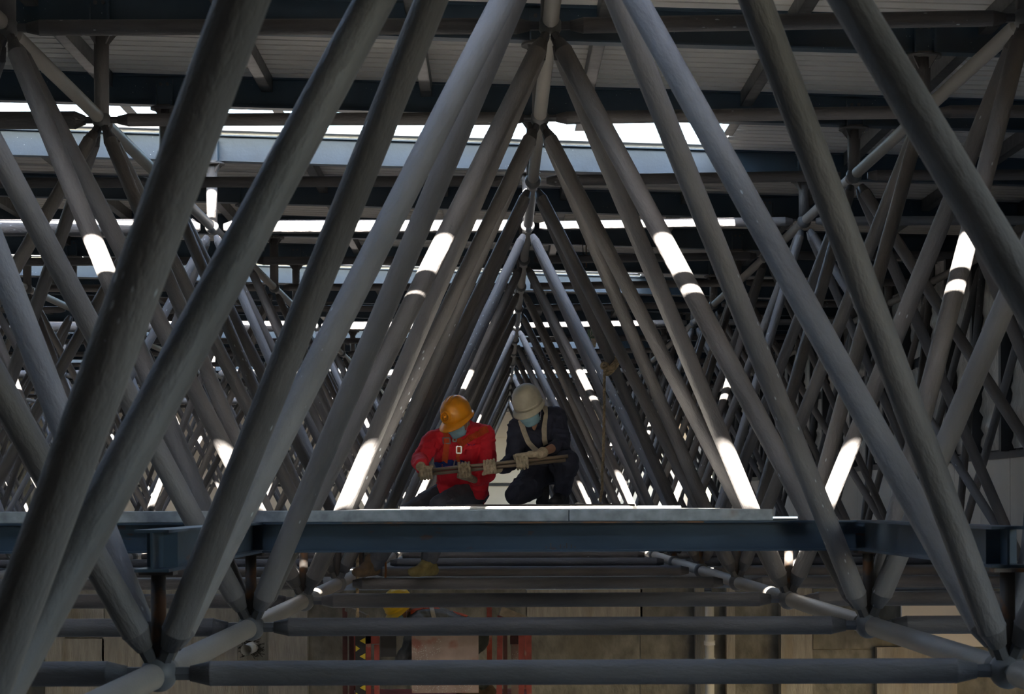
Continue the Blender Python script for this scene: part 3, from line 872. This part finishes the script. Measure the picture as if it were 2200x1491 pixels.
def hand(mb, wrist, palm_dir, bar_pt, bar_dir, bar_r, start, sweep, side, fr=0.0085, scale=1.0):
    """palm from the wrist to the bar, four unequal fingers curled round the bar, thumb closing against them.
    start/sweep: angles (rad) about the bar, 0 = up, +pi/2 = towards the camera"""
    bar_dir = bar_dir.normalized()
    e1 = Vector((0, 0, 1)); e1 = (e1 - bar_dir * e1.dot(bar_dir)).normalized()
    e2 = Vector((0, -1, 0)); e2 = (e2 - bar_dir * e2.dot(bar_dir) - e1 * e2.dot(e1)).normalized()
    def at(off, ang, rad): return bar_pt + bar_dir * off + (e1 * math.cos(ang) + e2 * math.sin(ang)) * rad
    lens = (0.92, 1.0, 0.95, 0.78)
    R = bar_r + fr + 0.003
    kn = []
    for i in range(4):
        off = (i - 1.5) * 0.0238 * side * scale
        pts = []
        for j in range(4):
            pts.append(at(off, start + sweep * lens[i] * j / 3, R + (0.014 if j == 0 else 0.002)))
        chain(mb, pts, [fr * 1.2, fr * 1.12, fr, fr * 0.88])
        kn.append(pts[0])
    cen = sum(kn, Vector()) / 4
    for i in range(4):
        capsule(mb, wrist.lerp(kn[i], 0.25), kn[i], 0.023, 0.0145)
    capsule(mb, wrist, wrist.lerp(cen, 0.55), 0.027, 0.026)
    # thumb leaves the side of the palm and closes from the other way
    tb0 = wrist.lerp(kn[0], 0.42) + bar_dir * (-0.018 * side)
    chain(mb, [tb0, at(-0.052 * side, start - sweep * 0.12, R + 0.014), at(-0.046 * side, start - sweep * 0.38, R + 0.004)], [0.015, 0.0115, 0.0095])
    return cen
def boot(mb, ankle, toe_dir, sole_z, L=0.27):
    d = Vector((toe_dir[0], toe_dir[1], toe_dir[2] if len(toe_dir) > 2 else 0)).normalized()
    upv = Vector((0, 0, 1)); sd = d.cross(upv).normalized(); upv = sd.cross(d)
    base = Vector((ankle.x, ankle.y, sole_z))
    heel = base - d * 0.06 + upv * 0.042; ball = base + d * 0.12 + upv * 0.04; toe = base + d * (L - 0.08) + upv * 0.036
    chain(mb, [ankle + Vector((0, 0, 0.05)), ankle, heel], [0.052, 0.05, 0.04])
    chain(mb, [ankle, base + d * 0.05 + upv * 0.07, ball, toe], [0.05, 0.05, 0.044, 0.036])
    capsule(mb, heel, ball, 0.04, 0.042)
    for s in (-1, 1): capsule(mb, ball + sd * 0.02 * s, toe + sd * 0.012 * s, 0.034, 0.03)
def ribbon(pts, normals, wd, th=0.004, side=None):
    mb = MB(); R = []
    for i, p in enumerate(pts):
        d = (pts[min(i + 1, len(pts) - 1)] - pts[max(i - 1, 0)]).normalized()
        n = normals[i]; s = d.cross(n).normalized(); n = s.cross(d).normalized()
        R.append([p + s * wd / 2, p - s * wd / 2, p - s * wd / 2 + n * th, p + s * wd / 2 + n * th])
    return mb.rings(R, True, True, False)
from mathutils.bvhtree import BVHTree
def drape(obj, pxs, n=10, lift_=0.004):
    """lay a strap on a garment: the photo gives the direction, the garment's surface the distance"""
    bv = BVHTree.FromPolygons([obj.matrix_world @ v.co for v in obj.data.vertices], [p.vertices for p in obj.data.polygons])
    out, nn = [], []
    for i in range(len(pxs) - 1):
        for j in range(n + (1 if i == len(pxs) - 2 else 0)):
            t = j / n
            q = pix(pxs[i][0] * (1 - t) + pxs[i + 1][0] * t, pxs[i][1] * (1 - t) + pxs[i + 1][1] * t, 10.0).normalized()
            h = bv.ray_cast(Vector((0, 0, 0)), q)
            if h[0] is None: continue
            nr = h[1] if h[1].dot(q) < 0 else -h[1]
            out.append(h[0] + nr * lift_); nn.append(nr)
    # smooth the run so that it bridges small folds
    for _ in range(3):
        out = [out[0]] + [(out[i - 1] + out[i] * 2 + out[i + 1]) / 4 for i in range(1, len(out) - 1)] + [out[-1]]
        nn = [nn[0]] + [(nn[i - 1] + nn[i] * 2 + nn[i + 1]).normalized() for i in range(1, len(nn) - 1)] + [nn[-1]]
    return [p + n_ * 0.003 for p, n_ in zip(out, nn)], nn

M['skin'] = mat('skin', (0.36, 0.19, 0.12), 0.55, var=0.1, scale=20)
M['red_cloth'] = mat('red_work_shirt', (0.66, 0.014, 0.03), 0.8, var=0.16, scale=8, bump=0.5, bscale=14)
M['grey_cloth'] = mat('charcoal_trousers', (0.062, 0.066, 0.078), 0.85, var=0.2, scale=10, bump=0.4, bscale=16)
M['navy_cloth'] = mat('navy_overalls', (0.022, 0.024, 0.042), 0.85, var=0.25, scale=8, bump=0.5, bscale=14)
M['jean'] = mat('dark_blue_trousers', (0.03, 0.042, 0.075), 0.85, var=0.2, scale=10, bump=0.4, bscale=16)
M['glove_dirty'] = mat('dirty_cotton_glove', (0.32, 0.24, 0.15), 0.9, var=0.3, scale=30, bump=0.6, bscale=80)
M['glove_pale'] = mat('cream_cotton_glove', (0.48, 0.385, 0.26), 0.9, var=0.25, scale=30, bump=0.6, bscale=80)
M['boot'] = mat('olive_suede_boot', (0.16, 0.125, 0.045), 0.9, var=0.25, scale=20)
M['boot_brown'] = mat('brown_boot', (0.10, 0.065, 0.035), 0.85, var=0.25, scale=20)
M['shoe_black'] = mat('black_canvas_shoe', (0.02, 0.02, 0.023), 0.8)
M['helmet_yellow'] = mat('orange_yellow_helmet', (0.78, 0.29, 0.012), 0.32, var=0.1, scale=12, speck=(40, 0.12, 0.5), speck_col=(0.25, 0.12, 0.02))
M['helmet_lemon'] = mat('yellow_helmet', (0.66, 0.42, 0.02), 0.35, var=0.1, scale=12)
M['helmet_dark'] = mat('helmet_vent_grille', (0.16, 0.07, 0.012), 0.6)
M['helmet_grey'] = mat('dusty_beige_helmet', (0.40, 0.36, 0.27), 0.6, var=0.22, scale=9, stain=(5, 0.55, 0.12, 0.6), stain_col=(0.27, 0.23, 0.17))
M['mask'] = mat('blue_face_mask', (0.25, 0.42, 0.48), 0.85, var=0.06)
M['mask_edge'] = mat('white_ear_loop', (0.7, 0.7, 0.68), 0.8)
M['strap_orange'] = mat('orange_harness_webbing', (0.56, 0.075, 0.012), 0.8, var=0.12, scale=40)
M['strap_beige'] = mat('beige_webbing', (0.44, 0.37, 0.27), 0.85, var=0.15, scale=30)
M['strap_blue'] = mat('blue_belt_webbing', (0.012, 0.03, 0.16), 0.8)
M['buckle'] = mat('steel_buckle', (0.5, 0.5, 0.5), 0.3, metal=0.8)
M['bar_steel'] = mat('brown_steel_bar', (0.20, 0.15, 0.105), 0.45, metal=0.3, var=0.3, scale=10, stretch=(0.3, 3, 3))
M['hair'] = mat('black_hair', (0.012, 0.01, 0.01), 0.6)

# the two long bars both workers hold
BA, BB = pix(906, 1016, 16.52), pix(1221, 984, 16.52)
bd = (BB - BA).normalized()
def bar_at(px): 
    t = (px - 906) / (1221 - 906)
    return BA.lerp(BB, t)
up_b = (Vector((0, 0, 1)) - bd * bd.z).normalized()
b1 = MB(); b1.path([BA + up_b * 0.014, BB + up_b * 0.014], 0.013, 14)
tag(b1.build('steel_bar', M['bar_steel']), 'upper of the two long brown bars the workers hold', 'bar', 'bars held by the two workers')
b2 = MB(); b2.path([BA - up_b * 0.014 - bd * 0.03, BB - up_b * 0.014 - bd * 0.02], 0.0135, 14)
tag(b2.build('steel_bar', M['bar_steel']), 'lower of the two long brown bars the workers hold', 'bar', 'bars held by the two workers')
BR = 0.03

def helmet(parent, hc, up, fwd, m, style, tilt=0.0):
    r, f, u = frame3(up, fwd)
    def P(a, b, c): return hc + r * a + f * b + u * c
    mw = Matrix.Identity(4)
    for i in range(3):
        mw[i][0], mw[i][1], mw[i][2] = r[i], f[i], u[i]
    mw.translation = P(0, -0.004, 0.02)
    prof = [(1.0, -0.012), (1.0, 0.02), (0.985, 0.05), (0.93, 0.078), (0.83, 0.104), (0.67, 0.126), (0.45, 0.141), (0.22, 0.149), (0.01, 0.152)]
    n = 40; R = []
    for k, z in prof:
        R.append([mw @ Vector((0.107 * k * math.cos(2 * math.pi * j / n), 0.129 * k * math.sin(2 * math.pi * j / n), z)) for j in range(n)])
    mb = MB(); mb.rings(R, True, False, True)
    mb.f.append(tuple(len(mb.v) - n + j for j in range(n))); mb.smooth.append(True)
    sh = mb.build('helmet', m, parent)
    so = sh.modifiers.new('solid', 'SOLIDIFY'); so.thickness = 0.004; so.offset = -1
    # brim: a rim all round, long in front
    R = []
    for dr, dz in ((0.0, -0.008), (0.5, -0.015), (1.0, -0.023), (1.03, -0.029), (0.95, -0.031), (0.5, -0.02), (-0.02, -0.016)):
        ring = []
        for j in range(n):
            t = 2 * math.pi * j / n
            fr_ = max(0.0, math.sin(t))
            wdt = (0.012 + 0.045 * fr_ ** 2.0) if style == 'visor' else (0.014 + 0.022 * fr_ ** 1.5)
            ring.append(mw @ Vector(((0.107 + wdt * dr) * math.cos(t), (0.129 + wdt * dr) * math.sin(t), dz - 0.016 * fr_ * dr)))
        R.append(ring)
    R.append(R[0])
    MB().rings(R, True, False, True).build('brim', m, sh)
    if style == 'visor':
        # three low ridges over the crown, a round fan grille on the front, slots at the side
        for off in (-0.03, 0.0, 0.03):
            pts = [mw @ Vector((off, 0.128 * math.sin(t), 0.0 + 0.151 * math.cos(t) * (1 - abs(off) * 1.1))) for t in [-1.3 + 2.1 * i / 14 for i in range(15)]]
            MB().path(pts, [0.003] + [0.0065] * 13 + [0.003], 8).build('ridge', m, sh)
        fm = mw @ Matrix.Translation((0.0, 0.126, 0.055)) @ Matrix.Rotation(math.radians(-70), 4, 'X')
        MB().lathe([(0.042, -0.02), (0.042, 0.012), (0.037, 0.017), (0.033, 0.012), (0.033, 0.002)], 28, fm, caps=False).build('fan_rim', m, sh)
        gr = MB().lathe([(0.034, -0.01), (0.034, 0.002)], 28, fm).build('fan_grille', M['helmet_dark'], sh)
        sp = MB()
        for i in range(28):
            t = 2 * math.pi * i / 28
            sp.bar(fm @ Vector((0.014 * math.cos(t), 0.014 * math.sin(t), 0.007)), fm @ Vector((0.035 * math.cos(t), 0.035 * math.sin(t), 0.007)), 0.0022, 0.004, up=fm.to_3x3() @ Vector((0, 0, 1)))
        sp.lathe([(0.011, 0.0), (0.011, 0.011), (0.004, 0.016), (0.001, 0.017)], 14, fm)
        tag(sp.build('fan_spokes', m, sh), kind='stuff')
    else:
        R = []
        for k, z in ((1.006, 0.004), (1.02, 0.006), (1.02, 0.016), (1.006, 0.018)):
            R.append([mw @ Vector((0.107 * k * math.cos(2 * math.pi * j / n), 0.129 * k * math.sin(2 * math.pi * j / n), z)) for j in range(n)])
        MB().rings(R, True, False, True).build('rim_band', m, sh)
    return sh
def mask(parent, P, r, f, u):
    mb = MB(); nx, nz = 14, 10; vs = []
    for j in range(nz + 1):
        v = j / nz
        for i in range(nx + 1):
            t = (i / nx - 0.5) * 2
            hw = 0.078 * (1 - 0.28 * (v - 0.45) ** 2 * 3) * (0.9 if v < 0.15 else 1)
            a = t * hw
            bulge = 0.116 - 0.062 * abs(t) ** 2.2 - 0.012 * abs(v - 0.55) * 2 + 0.004 * math.sin(v * 18)
            vs.append(P(a, bulge, -0.118 + 0.115 * v))
    fs = [(j * (nx + 1) + i, j * (nx + 1) + i + 1, (j + 1) * (nx + 1) + i + 1, (j + 1) * (nx + 1) + i) for j in range(nz) for i in range(nx)]
    o = mb.add(vs, fs, True).build('face_mask', M['mask'], parent)
    so = o.modifiers.new('solid', 'SOLIDIFY'); so.thickness = 0.003
    for s in (-1, 1):
        for v0 in (-0.02, -0.1):
            MB().path([P(s * 0.074, 0.05, v0), P(s * 0.084, 0.02, v0 * 0.55), P(s * 0.086, -0.02, 0.005)], 0.0016, 6).build('ear_loop', M['mask_edge'], o)
    return o
def eyes(parent, P):
    for s in (-1, 1):
        mb = MB(); c = P(s * 0.032, 0.079, 0.008)
        prof = [(max(1e-4, 0.012 * math.sin(math.pi * i / 8)), -0.012 * math.cos(math.pi * i / 8)) for i in range(9)]
        mb.lathe(prof, 12, Matrix.Translation(c)); mb.build('eye', M['hair'], parent)

def person(label, J, look, opt):
    """J: joint positions; A = the arm/leg at the left of the picture, B = the other"""
    mb = MB()
    P, r, f, u = head_parts(mb, J['head'], *look)
    capsule(mb, J['neck'], J['head'] - u * 0.05 - f * 0.015, 0.062, 0.054)
    k = 0.86
    def torso(m_, g):
        sd = (J['shB'] - J['shA']).normalized()
        capsule(m_, J['shA'].lerp(J['shB'], 0.08), J['shA'].lerp(J['shB'], 0.92), 0.078 * g, 0.078 * g)
        for t in (-0.075, 0, 0.075):
            chain(m_, [J['neck'].lerp(J['chest'], 0.45) + sd * t, J['chest'] + sd * t * 1.1, J['chest'].lerp(J['pelvis'], 0.55) + sd * t * 0.85, J['pelvis'] + sd * t], [0.088 * g, 0.112 * g, 0.112 * g, 0.12 * g])
        capsule(m_, J['hipA'], J['hipB'], 0.115 * g, 0.115 * g)
        for s in 'AB': capsule(m_, J['neck'], J['sh' + s], 0.07 * g, 0.07 * g)
    torso(mb, k)
    for s in 'AB':
        chain(mb, [J['sh' + s], J['el' + s], J['wr' + s]], [0.062 * k, 0.048 * k, 0.026])
        chain(mb, [J['hip' + s], J['kn' + s], J['an' + s]], [0.098 * k, 0.066 * k, 0.044 * k])
        capsule(mb, J['an' + s], Vector((J['an' + s].x, J['an' + s].y, J['an' + s].z - 0.02)), 0.04, 0.036)
    if opt.get('throat'):
        capsule(mb, J['neck'] + f * 0.075 - u * 0.02, J['neck'].lerp(J['chest'], 0.55) + f * 0.105, 0.036, 0.012)
    body = fuse(mb, 'person', M['skin'], None, 0.0075, 3)
    tag(body, label, 'person')
    eyes(body, P)
    # clothes
    mb = MB(); torso(mb, 1.0)
    for s in 'AB':
        cuff = J['el' + s].lerp(J['wr' + s], opt['cuff' + s])
        chain(mb, [J['sh' + s], J['el' + s], cuff], [0.074, 0.062, 0.052])
    if opt.get('collar', True):
        nk = (J['head'] - J['neck']).normalized()
        for i in range(14):
            t = 2 * math.pi * i / 14; tt = 2 * math.pi * (i + 1) / 14
            a_ = J['neck'] + nk * 0.03 + (r * math.cos(t) + f * math.sin(t)) * 0.064; b_ = J['neck'] + nk * 0.03 + (r * math.cos(tt) + f * math.sin(tt)) * 0.064
            capsule(mb, a_, b_, 0.012, 0.012, 8)
    if 'hem' in opt:
        for a_, b_, ra, rb in opt['hem']: capsule(mb, a_, b_, ra, rb)
    shirt = fuse(mb, opt['top_name'], opt['top'], body, 0.0065, 4, 0.0085, 7.5, 1)
    mb = MB(); capsule(mb, J['hipA'], J['hipB'], 0.122, 0.122)
    capsule(mb, J['pelvis'], J['pelvis'].lerp(J['chest'], 0.2), 0.125, 0.115)
    for s in 'AB':
        cuff = J['kn' + s].lerp(J['an' + s], opt.get('hem' + s, 0.93))
        chain(mb, [J['hip' + s], J['hip' + s].lerp(J['kn' + s], 0.55), J['kn' + s], J['kn' + s].lerp(J['an' + s], 0.5), cuff], [0.118, 0.1, 0.08, 0.074, 0.068])
    fuse(mb, 'trousers', opt['legs'], body, 0.0065, 4, 0.0075, 7.0, 2)
    for s in 'AB':
        mb = MB(); boot(mb, J['an' + s], opt['toe' + s], opt['sole' + s], opt.get('len' + s, 0.27)); fuse(mb, 'boot', opt['shoe' + s], body, 0.006, 3)
        mb = MB(); opt['hand' + s](mb, J); 
        g = opt.get('gaunt' + s, 0.0)
        if g: capsule(mb, J['wr' + s], J['wr' + s].lerp(J['el' + s], g), 0.036, 0.042)
        fuse(mb, 'glove', opt['glove' + s], body, 0.003, 2)
    mk = mask(body, P, r, f, u)
    return body, shirt, P, (r, f, u)

# --- worker in red, seated on the cross girder, feet on the bottom chord
J = dict(pelvis=pix(992, 1052, 17.28), chest=pix(985, 966, 17.0), neck=pix(1000, 921, 16.92), head=pix(983, 898, 16.80),
         shA=pix(931, 944, 16.93), elA=pix(902, 990, 16.76), wrA=pix(904, 1003, 16.49),
         shB=pix(1044, 934, 17.0), elB=pix(1049, 1019, 16.93), wrB=pix(1019, 1031, 16.70),
         hipA=pix(963, 1062, 17.26), knA=pix(872, 1108, 17.02), anA=pix(797, 1218, 16.95),
         hipB=pix(1016, 1060, 17.26), knB=pix(946, 1086, 16.86), anB=pix(921, 1206, 16.90))
chord_top = ZB + 0.0445
o_red = dict(cuffA=0.86, cuffB=0.8, top_name='shirt', top=M['red_cloth'], legs=M['grey_cloth'],
    hem=[(J['pelvis'] + Vector((-0.06, -0.05, 0.0)), J['pelvis'] + Vector((-0.09, -0.09, -0.02)), 0.12, 0.11), (pix(1027, 1005, 17.1), pix(1029, 1054, 17.12), 0.085, 0.072)],
    toeA=(-0.5, -0.87), toeB=(-0.6, -0.8), soleA=chord_top + 0.012, soleB=chord_top + 0.012, shoeA=M['boot_brown'], shoeB=M['boot'],
    handA=lambda mb, J: hand(mb, J['wrA'], None, bar_at(915), bd, BR, 1.25, 2.9, -1, 0.0112),
    handB=lambda mb, J: hand(mb, J['wrB'], None, bar_at(998), bd, BR, math.pi * 0.95, -3.3, 1, 0.0105),
    gloveA=M['glove_dirty'], gloveB=M['glove_dirty'], gauntA=0.1)
look_red = ((-0.30, -0.40, 0.86), (-0.52, -0.70, -0.5))
body, shirt, P, ax = person('worker in red shirt, orange harness and yellow helmet, seated and holding two bars', J, look_red, o_red)
helmet(body, J['head'], *look_red, M['helmet_yellow'], 'visor')
hn = None
def strap(parent, obj, pxs, wd, m, name='strap'):
    pts, nn = drape(obj, pxs)
    return ribbon(pts, nn, wd).build(name, m, parent)
har = strap(body, shirt, [(1046, 922), (1030, 930), (1010, 940), (994, 950)], 0.052, M['strap_orange'], 'harness')
strap(har, shirt, [(958, 928), (962, 945), (959, 965), (956, 990), (956, 1003)], 0.044, M['strap_orange'])
strap(har, shirt, [(972, 940), (984, 944), (994, 951)], 0.044, M['strap_orange'])
strap(har, shirt, [(993, 952), (985, 968), (981, 980), (987, 1004)], 0.04, M['strap_orange'])
strap(har, shirt, [(932, 1001), (960, 994), (985, 992), (1008, 1000)], 0.05, M['strap_blue'], 'belt')
def buckle(parent, obj, cx_, cy_, w_, h_):
    pts, nn = drape(obj, [(cx_ - 1, cy_), (cx_ + 1, cy_)], 3)
    p, n_ = pts[1] + nn[1] * 0.008, nn[1]
    z_ = (Vector((0, 0, 1)) - n_ * n_.z).normalized(); x_ = z_.cross(n_)
    mb = MB(); c4 = [p + x_ * (w_ / 2 * sx) + z_ * (h_ / 2 * sz) for sx, sz in ((-1, -1), (1, -1), (1, 1), (-1, 1))]
    for i in range(4): mb.bar(c4[i], c4[(i + 1) % 4], 0.009, 0.008, up=n_)
    return mb.build('buckle', M['buckle'], parent)
buckle(har, shirt, 961, 945, 0.055, 0.045); buckle(har, shirt, 976, 943, 0.025, 0.03); buckle(har, shirt, 986, 966, 0.035, 0.05)
buckle(har, shirt, 978, 993, 0.03, 0.045)
for pts_ in ([(1022, 968), (1009, 972), (998, 971)], [(933, 955), (941, 959), (949, 962)]):
    strap(shirt, shirt, pts_, 0.04, M['red_cloth'], 'pocket_flap')
strap(shirt, shirt, [(974, 955), (975, 972), (977, 988)], 0.03, M['red_cloth'], 'placket')
strap(shirt, shirt, [(1008, 905), (1004, 920), (995, 932)], 0.045, M['red_cloth'], 'collar_flap')
for i in range(4):
    pts, nn = drape(shirt, [(1004 + i * 4.3, 953 + i * 1.0), (1006 + i * 4.3, 956 - (i % 2) * 3)], 3)
    ribbon(pts, nn, 0.005, 0.002).build('chest_lettering', M['strap_blue'], shirt)

# --- worker in navy, kneeling on the deck
J2 = dict(pelvis=pix(1186, 1004, 17.0), chest=pix(1158, 926, 16.84), neck=pix(1150, 892, 16.76), head=pix(1136, 873, 16.66),
          shA=pix(1112, 916, 16.78), elA=pix(1104, 988, 16.74), wrA=pix(1078, 1006, 16.60),
          shB=pix(1196, 894, 16.88), elB=pix(1208, 953, 16.72), wrB=pix(1160, 975, 16.50),
          hipA=pix(1165, 1008, 16.98), knA=pix(1108, 1064, 16.66), anA=pix(1166, 1046, 16.98),
          hipB=pix(1208, 1004, 16.98), knB=pix(1219, 990, 16.60), anB=pix(1207, 1060, 16.86))
deck_z = -0.032
o_navy = dict(cuffA=0.9, cuffB=0.34, top_name='overalls_jacket', top=M['navy_cloth'], legs=M['navy_cloth'],
    toeA=(0.0, -0.1, -1.0), toeB=(-0.35, -0.93), soleA=J2['anA'].z, lenA=0.2, soleB=deck_z + 0.008, shoeA=M['shoe_black'], shoeB=M['shoe_black'], hemB=0.86, hemA=0.85,
    handA=lambda mb, J: hand(mb, J['wrA'], None, bar_at(1052), bd, BR, math.pi * 0.8, -3.2, 1, 0.0105),
    handB=lambda mb, J: hand(mb, J['wrB'], None, bar_at(1122), bd, BR, 0.1, 3.2, 1, 0.0108),
    gloveA=M['glove_pale'], gloveB=M['glove_pale'], gauntB=0.12, gauntA=0.2, throat=True)
look_navy = ((-0.30, -0.42, 0.86), (-0.30, -0.85, -0.35))
body2, shirt2, P2, ax2 = person('worker in navy overalls, beige straps and dusty helmet, kneeling on the deck', J2, look_navy, o_navy)
helmet(body2, J2['head'], *look_navy, M['helmet_grey'], 'round')
s1 = strap(body2, shirt2, [(1170, 874), (1171, 890), (1168, 915), (1168, 940), (1171, 955)], 0.04, M['strap_beige'], 'suspenders')
strap(s1, shirt2, [(1119, 902), (1126, 925), (1136, 950), (1152, 967)], 0.04, M['strap_beige'])

# --- third worker, crouching in the lift below
def LP(px, py, d=0.0): return pix(px, py, 18.35 + d)
fl = LZ
J3 = dict(pelvis=LP(1010, 1362, 0.05), chest=LP(945, 1338, 0), neck=LP(893, 1324, 0), head=LP(860, 1306, -0.02),
          shA=LP(898, 1340, -0.18), elA=LP(878, 1395, -0.2), wrA=LP(855, 1430, -0.12),
          shB=LP(905, 1330, 0.18), elB=LP(885, 1390, 0.2), wrB=LP(860, 1430, 0.14),
          hipA=LP(1018, 1372, -0.1), knA=LP(965, 1430, -0.14), anA=Vector((LP(1040, 1400).x, 18.2, fl + 0.11)),
          hipB=LP(1018, 1366, 0.14), knB=LP(960, 1425, 0.16), anB=Vector((LP(1030, 1400).x, 18.55, fl + 0.11)))
M['grey_shirt'] = mat('grey_shirt', (0.13, 0.135, 0.13), 0.85, var=0.2, scale=9, bump=0.4, bscale=14)
M['olive'] = mat('olive_trousers', (0.05, 0.055, 0.045), 0.85, var=0.2)
hb = LP(845, 1440)
o_3 = dict(cuffA=0.9, cuffB=0.9, top_name='shirt', top=M['grey_shirt'], legs=M['olive'], toeA=(-1, -0.1), toeB=(-1, 0.1), soleA=fl + 0.006, soleB=fl + 0.006,
    shoeA=M['boot_brown'], shoeB=M['boot_brown'],
    handA=lambda mb, J: hand(mb, J['wrA'], None, hb + Vector((0, -0.13, 0)), Vector((0, 1, 0)), 0.02, 0.5, -3, -1),
    handB=lambda mb, J: hand(mb, J['wrB'], None, hb + Vector((0, 0.13, 0)), Vector((0, 1, 0)), 0.02, 0.5, -3, 1), gloveA=M['glove_dirty'], gloveB=M['glove_dirty'])
look3 = ((-0.45, -0.25, 0.8), (-0.75, -0.45, -0.55))
body3, shirt3, P3, ax3 = person('worker in yellow helmet and grey shirt crouching in the red lift below', J3, look3, o_3)
helmet(body3, J3['head'], *look3, M['helmet_lemon'], 'visor2')
h3 = strap(body3, shirt3, [(884, 1318), (892, 1312), (915, 1306), (960, 1306), (985, 1312), (1003, 1326)], 0.05, M['strap_orange'], 'harness')
strap(h3, shirt3, [(926, 1303), (930, 1318), (934, 1332)], 0.035, M['strap_beige'])
